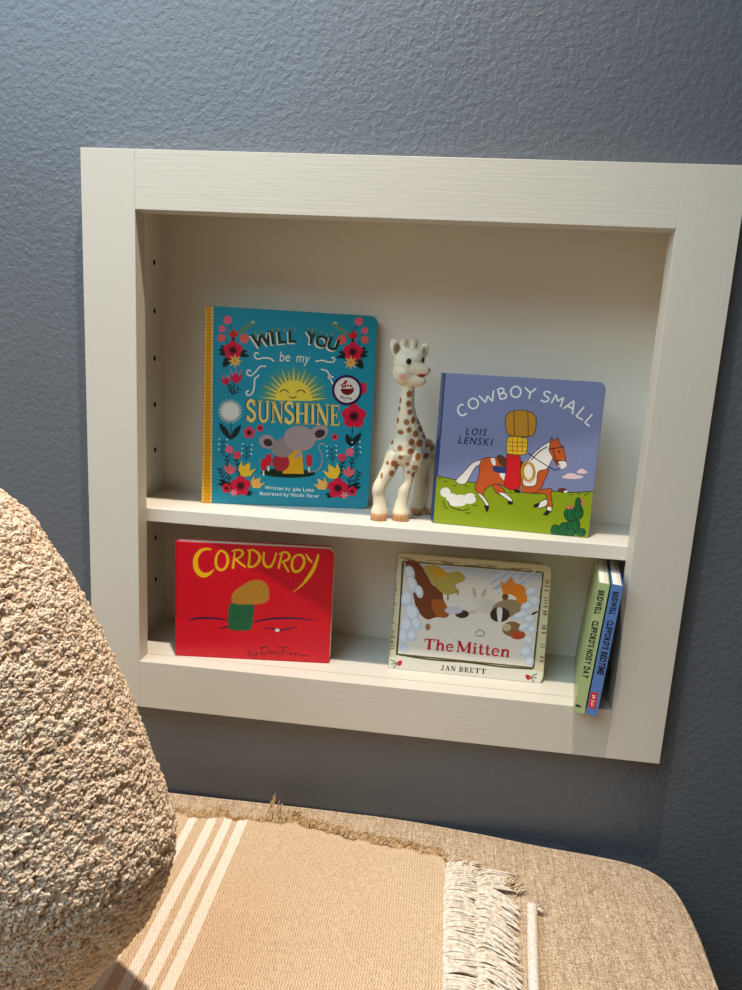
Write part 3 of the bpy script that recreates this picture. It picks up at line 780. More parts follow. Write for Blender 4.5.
# ------------------------------------------------------------------ snowy board book at the lower middle
def snow_book():
    w, h, lean = 199.5, 152.2, math.radians(10.5)
    BIRCH = (206, 196, 160)
    A = Art([(396.3, 552.3), (551.5, 566.1), (543, 684), (389.3, 668)], w, h).frame(370, 535, 2.65)
    # birch bark border with dark ticks
    random.seed(4)
    for k in range(110):
        f = random.random(); side = random.choice('ltr')
        if side == 'l': x, y = 62 - 8 * f, 70 + 240 * f; A.stroke([(x - 4, y), (x + 6 + 6 * random.random(), y + 1)], 2.0, (120, 104, 66), 0)
        elif side == 'r': x, y = 470 - 14 * f, 110 + 230 * f; A.stroke([(x - 6, y), (x + 5, y + 1)], 2.2, (116, 100, 64), 0)
        else: x, y = 90 + 370 * f, 58 + 36 * f + 10 * random.random(); A.stroke([(x - 14, y - 1), (x + 14, y + 1.5)], 2.0, (140, 122, 80), 0)
    A.poly([(52, 322), (72, 324), (72, 318), (432, 356), (440, 360), (458, 366), (452, 396), (52, 352)], (222, 216, 200), 0)
    A.poly([(85, 67), (459, 99), (435, 355), (71, 318)], (92, 88, 48)); A.poly([(89, 71), (455, 102), (431, 351), (76, 314)], (222, 212, 198)); A.up()
    for k in range(4): A.poly([(89, 72 + 12 * k), (455, 103 + 10 * k), (454, 113 + 10 * k), (88, 84 + 12 * k)], ((176, 184, 196), (190, 194, 202), (204, 202, 202), (214, 208, 200))[k])
    A.up()
    SN = [(196, 204, 218), (222, 226, 232), (164, 178, 204)]
    # plain masses of colour in place of the printed animals
    A.poly([(92, 72), (128, 74), (152, 110), (168, 134), (192, 142), (194, 170), (210, 206), (200, 220), (176, 218), (150, 224), (124, 196), (112, 150)], (112, 58, 28), 3)
    A.poly([(162, 176), (192, 172), (210, 206), (200, 220), (174, 212)], (160, 86, 34), 3)
    A.poly([(140, 84), (176, 80), (204, 100), (236, 96), (252, 118), (226, 132), (232, 152), (200, 158), (176, 140), (156, 116)], (172, 154, 70), 3); A.ell(182, 100, 20, 11, (206, 150, 30), 25)
    for x, y in ((206, 170), (232, 156)): A.stroke([(x, y - 12), (x, y + 4)], 5, (150, 134, 60), 0)
    A.up()
    for x, y, rx, ry, r in ((104, 100, 13, 20, -15), (110, 130, 14, 24, -20), (130, 150, 10, 18, -15), (98, 170, 16, 22, 10), (112, 206, 18, 26, -25), (98, 240, 16, 22, 5), (124, 236, 14, 20, -20), (90, 270, 12, 22, 0), (112, 268, 14, 16, 20)):
        A.ell(x, y, rx, ry, SN[0], r); A.ell(x - 2, y - 3, rx * .7, ry * .7, SN[1], r)
    random.seed(9)
    for k in range(26):
        x, y = 320 + random.random() * 120, 100 + random.random() * 40
        if x > 325: A.stroke([(x - 12, y + 10), (x + 10, y - 6)], 4, SN[2 if k % 2 else 0], 0)
    A.poly([(346, 122), (358, 130), (372, 112), (384, 128), (408, 138), (416, 164), (410, 192), (384, 180), (360, 172), (350, 150)], (226, 130, 34), 3)
    A.ell(372, 168, 16, 9, (236, 228, 216), 20); A.poly([(352, 158), (366, 160), (362, 174), (350, 170)], (120, 70, 40), 3)
    A.ell(312, 190, 34, 20, (206, 198, 186), 12); A.ell(284, 176, 16, 17, (214, 206, 194)); A.ell(276, 152, 5, 14, (190, 176, 160), -15); A.ell(302, 154, 5, 13, (190, 176, 160), 20)
    A.ell(272, 205, 16, 5, (200, 190, 178), -10)
    A.ell(362, 196, 40, 24, (150, 128, 96), -10); A.ell(344, 212, 26, 20, (58, 44, 36)); A.poly([(336, 196), (350, 196), (348, 228), (340, 232)], (226, 218, 204), 3)
    A.ell(376, 250, 26, 20, (134, 104, 64)); A.ell(392, 266, 20, 12, (176, 74, 38)); A.ell(362, 246, 12, 10, (196, 178, 140))
    A.ell(244, 210, 18, 11, (64, 48, 42)); A.ell(222, 200, 24, 10, (196, 194, 206)); A.stroke([(280, 262), (290, 252), (302, 258), (300, 268), (280, 268)], 2.5, (130, 120, 112)); A.ell(154, 244, 7, 9, (150, 106, 60))
    A.up()
    for x, y, rx, ry, r in ((428, 150, 18, 12, -25), (436, 176, 14, 14, 0), (416, 190, 18, 11, -20), (400, 214, 24, 10, -15), (424, 224, 16, 12, 0), (410, 244, 18, 10, -30), (430, 252, 12, 10, 0), (422, 280, 12, 14, 0), (414, 310, 18, 16, 0), (424, 334, 12, 14, 0)):
        A.ell(x, y, rx, ry, SN[0], r); A.ell(x - 2, y - 2, rx * .7, ry * .65, SN[1], r)
    A.ell(436, 208, 10, 3, (60, 50, 44), -25); A.ell(92, 300, 14, 12, SN[0])
    # dark cord along the inner frame, corner tokens
    A.stroke([(78, 317), (160, 330), (260, 338), (350, 350), (432, 356)], 4, (70, 72, 38)); A.stroke([(458, 104), (446, 230), (434, 354)], 3.5, (70, 72, 38)); A.stroke([(84, 70), (80, 190), (72, 318)], 3.5, (70, 72, 38))
    for x, y, sg in ((80, 340, 1), (420, 378, -1)):
        A.ell(x, y, 6, 7, (196, 30, 36), 20 * sg); A.ell(x + 4 * sg, y - 3, 3, 5, (196, 30, 36))
        for q in ((-24, -10), (-22, 2), (-16, 12)): A.stroke([(x - 4 * sg, y), (x + q[0] * sg, y + q[1])], 3, (120, 128, 92), 0)
    A.up(); A.frame(385, 615, 4.365)
    A.serif_text('The', (170, 149), (300, 161), 47, (196, 28, 44)); A.serif_text('Mitten', (312, 162), (545, 187), 49, (196, 28, 44))
    A.serif_text('JAN BRETT', (247, 240), (442, 258), 21, (34, 28, 28), 0.14, 0.4)
    book((21.3, 52.8, ZB + .2), 0.0, lean, 'snowy board book with birch-bark border and red lettering on its cover', w, h, 16, 8, BIRCH, (190, 182, 160), PAGES, A, fan=math.radians(6.5))
snow_book()

# ------------------------------------------------------------------ two thin board books on end at the lower right
def thin_book(loc, col, label, text, corners, extra):
    w, h, d = 12.4, 162.0, 162.0
    root = tag(empty('board_book', loc, (0, math.radians(3.6), math.radians(-10.5))), label, 'book', 'thin board books standing spine out')
    mi = mat_ink('printed_cover', 0.34)
    A = Art(corners, w, h)
    extra(A)
    # spine with lettering
    V = [(0, 0, 0), (w, 0, 0), (w, 0, h), (0, 0, h), (0, 1.6, 0), (w, 1.6, 0), (w, 1.6, h), (0, 1.6, h)]
    F = [(0, 1, 2, 3), (5, 4, 7, 6), (4, 0, 3, 7), (1, 5, 6, 2), (3, 2, 6, 7), (4, 5, 1, 0)]; C = [col] * 6
    b = len(V); V += A.V
    for f, c in zip(A.F, A.C):
        f = tuple(b + i for i in f); p = [V[i] for i in f]
        ar = sum(p[i][0] * p[(i + 1) % len(p)][2] - p[(i + 1) % len(p)][0] * p[i][2] for i in range(len(p)))
        F.append(f if ar > 0 else f[::-1]); C.append(c)
    inked('spine', V, F, C, mi, root)
    for nm, x0 in (('front_cover', 0), ('back_cover', w - 1.5)):
        O = []
        for cy, cz, r, a0 in ((d, 0, 8, -90), (d, h, 8, 0), (1.6, h, .4, 90), (1.6, 0, .4, 180)):
            sy = -1 if cy > 5 else 1; sz = 1 if cz == 0 else -1
            for k in range(6):
                a = math.radians(a0 + 90 * k / 5); O.append((cy + sy * r + r * math.cos(a), cz + sz * r + r * math.sin(a)))
        n = len(O); V = [(x0, y, z) for y, z in O] + [(x0 + 1.5, y, z) for y, z in O]
        F = [tuple(range(n - 1, -1, -1)), tuple(range(n, 2 * n))] + [(i, (i + 1) % n, n + (i + 1) % n, n + i) for i in range(n)]
        inked(nm, V, F, [col] * len(F), mi, root)
    box('page_block', (1.6, 1.7, .6), (w - 1.6, d - 1.5, h - .5), mat_pages('page_edges', (236, 226, 212), 0), root)
    return root
def green_spine(A):
    K = (20, 24, 18)
    d = np.array([-25.5, 130.0]); d /= np.linalg.norm(d); up = np.array([d[1], -d[0]]) * 4.2
    A.text('BRIDWELL', (598.4, 591.6), (593.6, 617.5), 4.2, K, 0.05, 0, .10, up=(6.0, 1.05))
    A.text("CLIFFORD'S NOISY DAY", (592.2, 624.4), (581.2, 681.5), 4.2, K, 0.05, 0, .10, .5, up=(6.0, 1.05))
    A.ell(577.0, 707.6, 1.8, 1.3, K, n=8); A.ell(579.4, 708.4, 1.2, 1.2, K, n=8)
def blue_spine(A):
    K = (18, 22, 34)
    A.text('BRIDWELL', (613.6, 592.6), (608.6, 619.0), 4.2, K, 0.05, 0, .10, up=(6.0, 1.05))
    A.text("CLIFFORD'S BEDTIME", (607.0, 625.4), (595.6, 680.0), 4.2, K, 0.05, 0, .10, .5, up=(6.0, 1.05))
    A.poly([(589.4, 696.3), (596.5, 696.8), (594.0, 710.4), (587.0, 709.6)], (204, 30, 36)); A.up()
    Wt = (240, 226, 220)
    for P in ([(590.6, 699.2), (594.2, 699.6)], [(590.8, 701.0), (594.0, 701.4)], [(592.3, 698.6), (591.9, 702.0)], [(589.6, 703.6), (593.4, 704.0)]): A.stroke(P, .7, Wt, 0)
    A.ring(591.0, 706.6, 1.1, 1.5, .6, Wt)
thin_book((247.4, -15.4, ZB + .98), (166, 184, 128), 'thin pale green board book standing spine out, left of the blue one', '', [(598.2, 583.2), (610.4, 585.4), (583.7, 715.2), (573.2, 713)], green_spine)
thin_book((261.4, -18.0, ZB + .98), (84, 122, 180), 'thin blue board book with red spine emblem standing at the right end', '', [(612.0, 583.7), (624.9, 586.6), (595.3, 716.4), (584.9, 715.2)], blue_spine)

# ------------------------------------------------------------------ toy giraffe
def blob_mesh(parts, voxel, iters):
    """union of ellipsoids -> one smooth skin. parts: (centre, radii, rotation matrix or None)"""
    bm = bmesh.new()
    for c, r, rot in parts:
        M = Matrix.Translation(Vector(c) * U) @ (rot.to_4x4() if rot else Matrix.Identity(4)) @ Matrix.Diagonal((r[0] * U, r[1] * U, r[2] * U, 1))
        bmesh.ops.create_icosphere(bm, subdivisions=2, radius=1.0, matrix=M)
    me = bpy.data.meshes.new('tmp'); bm.to_mesh(me); bm.free()
    o = bpy.data.objects.new('tmp', me); COL.objects.link(o)
    rm = o.modifiers.new('r', 'REMESH'); rm.mode = 'VOXEL'; rm.voxel_size = voxel * U
    sm = o.modifiers.new('s', 'SMOOTH'); sm.iterations = iters; sm.factor = 0.5
    bpy.context.view_layer.update()
    out = bpy.data.meshes.new_from_object(o.evaluated_get(bpy.context.evaluated_depsgraph_get()))
    bpy.data.objects.remove(o); bpy.data.meshes.remove(me)
    out.polygons.foreach_set('use_smooth', [True] * len(out.polygons))
    return out
def limb(parts, pts, n=7):
    for q in smooth_path(pts, n):
        parts.append((q[:3], (q[3],) * 3 if len(q) == 4 else tuple(q[3:6]), None))

def giraffe():
    P = []
    # body: chest forward, rump back into the niche behind the book
    limb(P, [(22, 74, 8, 17), (30, 86, 10, 20), (40, 104, 9, 20), (47, 120, 6, 18)])
    P.append(((21, 71, 14), (17, 13, 20), None)); P.append(((36, 73, 2), (12, 12, 16), None))
    P.append(((10, 73, 8), (9, 11, 18), None))
    # neck
    limb(P, [(30, 88, 18, 21), (26, 82, 36, 17.5), (23, 79, 52, 13), (21.5, 78, 68, 10.3), (21.5, 78, 84, 9.3), (21.5, 78, 98, 9.5)])
    # head
    P.append(((20.0, 76, 120), (19.5, 17, 19.5), None)); P.append(((17.5, 75, 109), (17, 16, 17.5), None)); P.append(((28, 75, 126), (13, 14, 12), None))
    limb(P, [(26, 72, 116, 12), (34, 70, 113.5, 9.5), (40, 69, 112.5, 7.2), (43.5, 68.5, 112.5, 5.4)])         # muzzle
    limb(P, [(26, 72, 102, 10), (34, 70, 100, 7.5), (39.5, 69, 99.5, 5.0)])                                     # lower jaw
    # horns
    limb(P, [(14, 77, 134, 4), (13.5, 78, 141, 4.2), (13.5, 78, 145, 5.2)]); limb(P, [(24, 78, 136, 4), (25, 79, 141, 4.4), (25.5, 79, 145, 5.6)])
    # ears
    rl = Matrix.Rotation(math.radians(-24), 3, 'Y'); rr = Matrix.Rotation(math.radians(16), 3, 'Y')
    P.append(((4.0, 77, 137.0), (7.8, 3.6, 13.2), rl)); P.append(((38.2, 82, 136.5), (6.2, 3.4, 10.2), rr))
    # legs: front pair bent at the knee, hind pair upright behind
    limb(P, [(9, 70, 4, 11), (5, 68, -12, 10), (-2, 65, -27, 8.6), (-6, 63.5, -38, 9.0), (-5.5, 63.5, -47, 7.8), (-4.2, 63, -58, 8.6), (-4, 62.5, -67, 10.8), (-4, 62, -72, 11.6)])
    limb(P, [(32, 74, -2, 11), (30, 73, -16, 8), (29.5, 72, -28, 6.6), (26, 71.5, -38, 8.2), (24.5, 71, -50, 8.0), (23, 70.5, -60, 9.4), (23, 70, -67, 11.2), (23.2, 69.5, -71.5, 12)])
    limb(P, [(44, 112, -2, 14), (44, 113, -22, 9.5), (44, 113, -42, 8.6), (43, 113, -58, 8.8), (42.5, 112, -68, 9.4), (42.5, 112, -71, 9.6)])
    limb(P, [(56, 121, -2, 12), (60, 121, -22, 9), (60, 121, -42, 8.2), (60, 121, -58, 8.4), (60, 121, -68, 9), (60, 121, -71, 9.2)])
    limb(P, [(50, 132, 4, 5), (54, 137, -8, 3.4), (55, 138, -20, 3.4)], 4)
    me = blob_mesh(P, 0.95, 5)
    n = len(me.vertices); co = np.empty(n * 3); me.vertices.foreach_get('co', co); co = co.reshape(-1, 3) / U
    no = np.empty(n * 3); me.vertices.foreach_get('normal', no); no = no.reshape(-1, 3)
    zmin = ZS + 0.3                                               # flat soles on the shelf
    co[:, 2] = np.maximum(co[:, 2], zmin); me.vertices.foreach_set('co', (co * U).ravel()); me.update()
    L = lambda c: np.array(rgb(c)[:3])
    col = np.tile(L((226, 214, 186)), (n, 1))
    def paint(mask, c, k=None):
        k = np.clip(mask.astype(float), 0, 1)[:, None]
        col[:] = col * (1 - k) + L(c) * k
    # spots: (x, z, rx, rz) on the side facing out of the niche
    SP = [(24.1,82.9,3.4,4.2),(24.2,71,3.4,4),(26.6,60.8,3,3.6),(23.1,48.3,3.6,3.8),(31.2,51.1,2.8,4.4),(27,39,3.2,3.6),(35.4,34.5,3.4,4.4),(31,24.1,3.4,4.2),(17.6,16.3,3.4,3.6),(18.9,4.9,3,2.8),
          (31,12.7,4,4),(40.3,6.5,3.4,5),(37.5,-7.8,3.6,3.6),(36.6,-17.2,3,3.4),(27.8,-3.6,2.6,2.6),(11.3,-3.6,3.8,4.2),(16.7,-8.8,3.6,4),(9,-16.1,3,4),(3.1,-3.4,2.2,2.6),(50,5.9,3.2,4.2),
          (52.2,21,4.2,4.6),(40.7,22.7,3.8,4.8),(41.2,40.7,3.2,4),(38.1,49.8,2.6,4),(47.4,31.5,3.6,4),(13.2,74.3,2,4),(12.6,63.9,1.8,3.4),(11.7,49.3,1.8,3.6),(6.6,22.4,2,3.2),(16.4,35,4,3),(29.8,-14.3,2.2,2),(56.9,14.5,3,4), (-3,-20,1.6,4), (34.5,78,2.2,4), (36,66,2.2,4)]
    front = no[:, 1] < 0.25
    for x, z, a, b in SP:
        d = ((co[:, 0] - x) / a) ** 2 + ((co[:, 2] - z) / b) ** 2
        paint(np.clip((1.25 - d) * 2.2, 0, 1) * front, (156, 98, 50))
    random.seed(3)
    for i in range(34):                                            # the far side carries the same pattern
        z = random.uniform(-10, 86); x = 22 + (1 - max(z, 8) / 90) * random.uniform(-14, 40); a = random.uniform(2.6, 4.2)
        d = ((co[:, 0] - x) / a) ** 2 + ((co[:, 2] - z) / a / 1.2) ** 2
        paint(np.clip((1.25 - d) * 2.2, 0, 1) * (no[:, 1] > 0.3), (156, 98, 50))
    # hooves, cheeks, ears, nose tip
    hoof = np.clip((-66.5 - co[:, 2]) / 3.0, 0, 1)
    groove = (np.sin(co[:, 0] * 1.9) > 0.86) * np.clip((-67.5 - co[:, 2]) / 2.0, 0, 1)
    paint(hoof * 0.9, (200, 140, 82)); paint(groove * 0.6, (140, 84, 48))
    def dab(c, r, colr, k=1.0, soft=1.0):
        d = np.sqrt((((co - np.array(c)) / np.array(r)) ** 2).sum(1)); paint(np.clip((1.0 - d) / soft, 0, 1) * k, colr)
    dab((14.5, 59, 103.5), (7, 9, 6), (222, 120, 104), 0.85, 0.8)
    dab((5.0, 73.5, 137), (5.6, 3.4, 10.5), (120, 84, 40), 0.95, 0.5); dab((38, 78.6, 137), (3.6, 3.4, 6.4), (140, 104, 60), 0.9, 0.5)
    dab((47.5, 67, 114), (3.4, 5, 3.6), (120, 98, 84), 0.8, 0.5)
    dab((39, 62, 106.2), (8, 10, 2.6), (176, 50, 40), 1.0, 0.35)
    dab((14, 76, 148), (6, 6, 5), (196, 176, 130), 0.7, 0.5); dab((25.5, 77, 148), (6, 6, 5), (196, 176, 130), 0.7, 0.5)
    at = me.color_attributes.new('ink', 'FLOAT_COLOR', 'POINT')
    at.data.foreach_set('color', np.c_[col, np.ones(n)].astype(np.float32).ravel())
    base = Vector((22, 85, ZS)) * U
    me.transform(Matrix.Translation(-base))
    g = link('toy_giraffe', me, mat_rubber()); g.location = base
    tag(g, 'spotted cream rubber toy giraffe standing between the teal and blue books', 'toy')
    blk = mat_plain('eye_black', (22, 18, 18), 0.25, 0.6, 0.0)
    # eyes sit on the skin of the head
    from mathutils.bvhtree import BVHTree
    bm = bmesh.new(); bm.from_mesh(me); bv = BVHTree.FromBMesh(bm)
    for x, z, sx in ((21.3, 122.6, 1), (38.5, 125.0, .9)):
        hit = bv.ray_cast(Vector((x, -50, z)) * U - base, Vector((0, 1, 0)))
        p, nn = hit[0], hit[1]
        b2 = bmesh.new(); bmesh.ops.create_uvsphere(b2, u_segments=18, v_segments=10, radius=1.0)
        for v in b2.verts: v.co = Vector((v.co.x * 3.4 * sx, v.co.y * 3.7 * sx, v.co.z * 1.0)) * U
        q = nn.to_track_quat('Z', 'Y').to_matrix().to_4x4()
        b2.transform(Matrix.Translation(p) @ q)
        em = bpy.data.meshes.new('eye'); b2.to_mesh(em); b2.free()
        em.polygons.foreach_set('use_smooth', [True] * len(em.polygons))
        link('eye', em, blk, g)
    bm.free()
giraffe()

# ------------------------------------------------------------------ upholstered bench under the bookcase
BZ = -471.0
LINEN = mat_linen()
bench = tag(empty('upholstered_bench', (0, -250, FLOOR_Z)), 'beige linen upholstered bench with rounded corner standing against the wall', 'bench')
def benchpart(o): o.location = -Vector((0, -250, FLOOR_Z)) * U; return o
BO = [(-980, 12), (-620, 15), (-249, 18.5), (-119, 21), (-56, 22), (51, 21), (150, 12.5), (228, 3), (300, -3), (345, -11), (368, -25), (381, -50), (385, -104), (381, -178), (374, -330), (360, -500), (330, -560), (-980, -560)]
def bench_top():
    O = [tuple(p) for p in smooth_path(BO[1:16], 6)]
    O = [(-980, 12)] + O + [(330, -560), (-980, -560)]
    bm = bmesh.new(); rings = []
    c = np.array([-250.0, -260.0])
    prof = [(-16, -150), (-13, -60), (-9, -22), (-5.5, -9), (-3, -3.5), (0, -2), (5, -0.6), (14, 0.0), (30, 0.4)]
    n = len(O); Oa = np.array(O)
    nrm = []
    for i in range(n):
        d = Oa[(i + 1) % n] - Oa[i - 1]; d /= np.linalg.norm(d); q = np.array([d[1], -d[0]])
        if np.dot(q, c - Oa[i]) < 0: q = -q
        nrm.append(q)
    for ins, z in prof:
        # the body swells a little below the welt towards the room, not into the wall
        r = []
        for i in range(n):
            k = ins if ins >= 0 else (ins if nrm[i][1] > -0.35 else 0.0)
            p = Oa[i] + nrm[i] * k
            p = (p[0], min(p[1], T - 1.5))
            r.append(bm.verts.new((p[0] * U, p[1] * U, (BZ + z) * U)))
        rings.append(r)
    for a, b in zip(rings, rings[1:]):
        for i in range(n):
            bm.faces.new((a[i], a[(i + 1) % n], b[(i + 1) % n], b[i]))
    bm.faces.new(rings[-1]); bm.faces.new(rings[0][::-1])
    bmesh.ops.recalc_face_normals(bm, faces=bm.faces)
    for f in bm.faces: f.smooth = len(f.verts) == 4
    me = bpy.data.meshes.new('seat_cushion'); bm.to_mesh(me); bm.free()
    benchpart(link('seat_cushion', me, LINEN, bench))
    return O
BOUT = bench_top()
def tube_mesh(name, paths, seg=6):
    V, F = [], []
    for pts in paths:
        P = [np.array(p[:3], float) for p in pts]; R = [p[3] for p in pts]; b = len(V); prev = None
        for i, p in enumerate(P):
            d = P[min(i + 1, len(P) - 1)] - P[max(i - 1, 0)]; d /= np.linalg.norm(d) + 1e-9
            a = np.array([0, 0, 1.0]) if abs(d[2]) < 0.9 else np.array([1.0, 0, 0])
            if prev is not None: a = prev
            x = np.cross(d, a); x /= np.linalg.norm(x) + 1e-9; y = np.cross(x, d); prev = y
            for k in range(seg):
                t = 2 * math.pi * k / seg; V.append(p + R[i] * (math.cos(t) * x + math.sin(t) * y))
        for i in range(len(P) - 1):
            for k in range(seg):
                q = (k + 1) % seg; F.append((b + i * seg + k, b + i * seg + q, b + (i + 1) * seg + q, b + (i + 1) * seg + k))
        F.append(tuple(b + k for k in range(seg - 1, -1, -1))); F.append(tuple(b + (len(P) - 1) * seg + k for k in range(seg)))
    return pymesh(name, V, F, True)
welt = [(x, min(y, T - 3.2), BZ - 3.0, 2.6) for x, y in BOUT[:-2]]
benchpart(link('piping', tube_mesh('piping', [welt], 8), LINEN, bench))
benchpart(box('base_frame', (-960, -540, FLOOR_Z + 130), (355, 5, BZ - 120), LINEN, bench, 12))
LEGM = mat_plain('dark_wood', (70, 48, 32), 0.4)
for x, y in ((-930, -510), (325, -510), (-930, -30), (325, -30)):
    benchpart(prism('leg', [(x - 18, y - 18), (x + 18, y - 18), (x + 18, y + 18), (x - 18, y + 18)], FLOOR_Z, FLOOR_Z + 131, LEGM, bench, 2, 'xy'))

# ------------------------------------------------------------------ throw laid over the bench
TZ = BZ + 2.4
throw = tag(empty('throw_blanket', (0, -250, TZ)), 'tan woven throw with white stripes and fringe spread over the bench', 'blanket')
def throwpart(o): o.location = -Vector((0, -250, TZ)) * U; return o
def wav(x, y):
    return 0.8 * math.sin(x * .03 + y * .02) + 0.7 * math.sin(y * .045 - x * .013) + 0.5 * math.sin(x * .08 + 1.3)
def back_edge(x):
    pts = [(-560, -26), (-300, -30), (-203, -30), (-170, -27), (-144, -27), (-110, -22), (-74, -20), (-40, -25), (-8, -32), (50, -39), (105, -47), (112, -58)]
    return float(np.interp(x, [p[0] for p in pts], [p[1] for p in pts])) + 1.5 * math.sin(x * .21) + 1.0 * math.sin(x * .53)
def throw_cloth():
    nx, ny = 210, 130; X = np.linspace(-560, 112, nx); V = []; F = []
    for j in range(ny):
        for i, x in enumerate(X):
            y0 = back_edge(x); y1 = -556.0
            f = j / (ny - 1); y = y0 + (y1 - y0) * f
            edge = max(0, 1 - (y0 - y) / 9.0)
            z = BZ + 4.6 + wav(x, y) + 2.2 * edge * (0.6 + 0.4 * math.sin(x * .13)) + 1.2 * max(0, 1 - (112 - x) / 12)
            V.append((x, y, z))
    for j in range(ny - 1):
        for i in range(nx - 1):
            a = j * nx + i; F.append((a, a + nx, a + nx + 1, a + 1))
    me = pymesh('woven_cloth', V, F, True)
    o = throwpart(link('woven_cloth', me, mat_throw(U), throw))
    md = o.modifiers.new('thickness', 'SOLIDIFY'); md.thickness = 1.5 * U; md.offset = -1
    return o
throw_cloth()
def fringe():
    random.seed(11); rnd = random.uniform
    lay = BZ + 3.2
    A1, A2, B = [], [], []
    # first white layer: strands combed to the right from the woven edge
    for k in range(620):
        y = -58 - 500 * (k / 620) ** 1.25 + rnd(-1, 1); l = rnd(30, 46); dr = rnd(-6, 4) + 5 * math.sin(y * .12); lift = rnd(0.4, 4.0) + 2.0 * (math.sin(y * .33) > .2)
        r = rnd(.8, 1.35); k2 = max(0, 1 - (-58 - y) / 40)
        pts = [(109, y, lay + 1.8, r), (117, y + dr * .1 + 1.5 * k2, lay + 2.4 + lift * .6, r), (126, y + dr * .3 + 5 * k2, lay + 2 + lift, r), (109 + l * .75, y + dr * .6 + 9 * k2, lay + 1.4 + lift * .8, r), (109 + l, y + dr + rnd(-2, 2) + 13 * k2, lay + .4 + lift * .3, r * .7)]
        A1.append(smooth_path(pts, 3))
    # second white layer, fanned from its own edge and combed towards the room
    for k in range(560):
        f = (k / 560) ** 1.2; y = -64 - 490 * f + rnd(-1.5, 1.5); x0 = 150 - 8 * min(1, f * 6) + rnd(-2, 2); l = rnd(28, 48); dn = rnd(6, 26) * (1 if f > .05 else -.3)
        r = rnd(.8, 1.35); lift = rnd(.5, 5)
        pts = [(x0, y, lay + 1.0, r), (x0 + 9, y - dn * .1, lay + 2.6 + lift, r), (x0 + l * .5, y - dn * .35, lay + 2.2 + lift, r), (x0 + l * .8, y - dn * .7, lay + 1.2 + lift * .7, r), (x0 + l, y - dn, lay + .3 + lift * .2, r * .7)]
        A2.append(smooth_path(pts, 3))
    # tips flying over the top end
    for k in range(60):
        x = rnd(112, 196); y = -52 - (x - 112) * .35 + rnd(-6, 4); l = rnd(10, 26); a = rnd(.2, 1.1); r = rnd(.5, .8)
        pts = [(x, y - 6, lay + 2, r), (x + l * .5 * math.cos(a), y - 6 + l * .5 * math.sin(a), lay + rnd(3, 7), r), (x + l * math.cos(a), y - 6 + l * math.sin(a), lay + rnd(1, 4), r * .6)]
        (A2 if k % 2 else B).append(smooth_path(pts, 3))
    WH = mat_fibre('white_fringe', (206, 190, 170), (240, 230, 214), 300)
    o = throwpart(link('side_fringe', tube_mesh('side_fringe', A1 + A2, 5), WH, throw)); tag(o, 'white fringe', kind='stuff')
    # back fringe: short tan tufts along the wall side
    for k in range(760):
        x = rnd(-330, 108); y = back_edge(x) - 1
        clump = math.sin(x * .115) + math.sin(x * .047 + 1)
        tall = 20 * math.exp(-((x + 112) / 7) ** 2) + 7 * math.exp(-((x + 92) / 12) ** 2) + 6 * math.exp(-((x + 178) / 8) ** 2)
        gap = 1.0 if not (-170 < x < -122) else .4
        l = (rnd(7, 13) + tall) * gap; up = rnd(2, 5) + tall * rnd(.7, 1.15); lean = (rnd(2, 12) if x > -90 else rnd(-4, 4)) + clump
        r = rnd(.45, .8)
        yy = min(y + l, T - 2 - (BZ * 0))
        pts = [(x, y, lay + 2.2, r), (x + lean * .3, y + l * .5, lay + 3 + up * .6, r), (x + lean, min(y + l * .95, 20), lay + 2.5 + up, r * .55)]
        B.append(smooth_path(pts, 3))
    TN = mat_fibre('tan_fringe', (150, 116, 76), (206, 176, 134), 300)
    o = throwpart(link('back_fringe', tube_mesh('back_fringe', B, 5), TN, throw)); tag(o, 'tan fringe', kind='stuff')
    # twisted cord closing the corner
    path = smooth_path([(207, -110, lay + 6, 5.0), (205, -130, lay + 6, 5.4), (201, -170, lay + 6, 5.4), (197, -215, lay + 6, 5.4), (192, -300, lay + 6, 5.4), (186, -420, lay + 6, 5.4), (182, -550, lay + 6, 5.2)], 26)
    tw = []
    for ph in range(3):
        s_ = 0; q = []
        for i, p in enumerate(path):
            if i: s_ += np.linalg.norm(p[:3] - path[i - 1][:3])
            t = s_ * .42 + ph * 2 * math.pi / 3
            q.append((p[0] + 2.8 * math.cos(t), p[1], p[2] - 1.0 + 2.8 * math.sin(t), 3.6))
        tw.append(q)
    for k in range(26):
        a = rnd(-.2, 1.5); l = rnd(8, 20); r = .6
        tw.append([(205 + rnd(-3, 3), -113, lay + 5, r), (206 + l * .5 * math.cos(a), -112 + l * .5 * math.sin(a), lay + 5, r), (206 + l * math.cos(a), -112 + l * math.sin(a), lay + 1.6, r * .6)])
    o = throwpart(link('twisted_cord', tube_mesh('twisted_cord', tw, 7), mat_fibre('cord_yarn', (214, 200, 184), (236, 226, 212), 500), throw))
fringe()

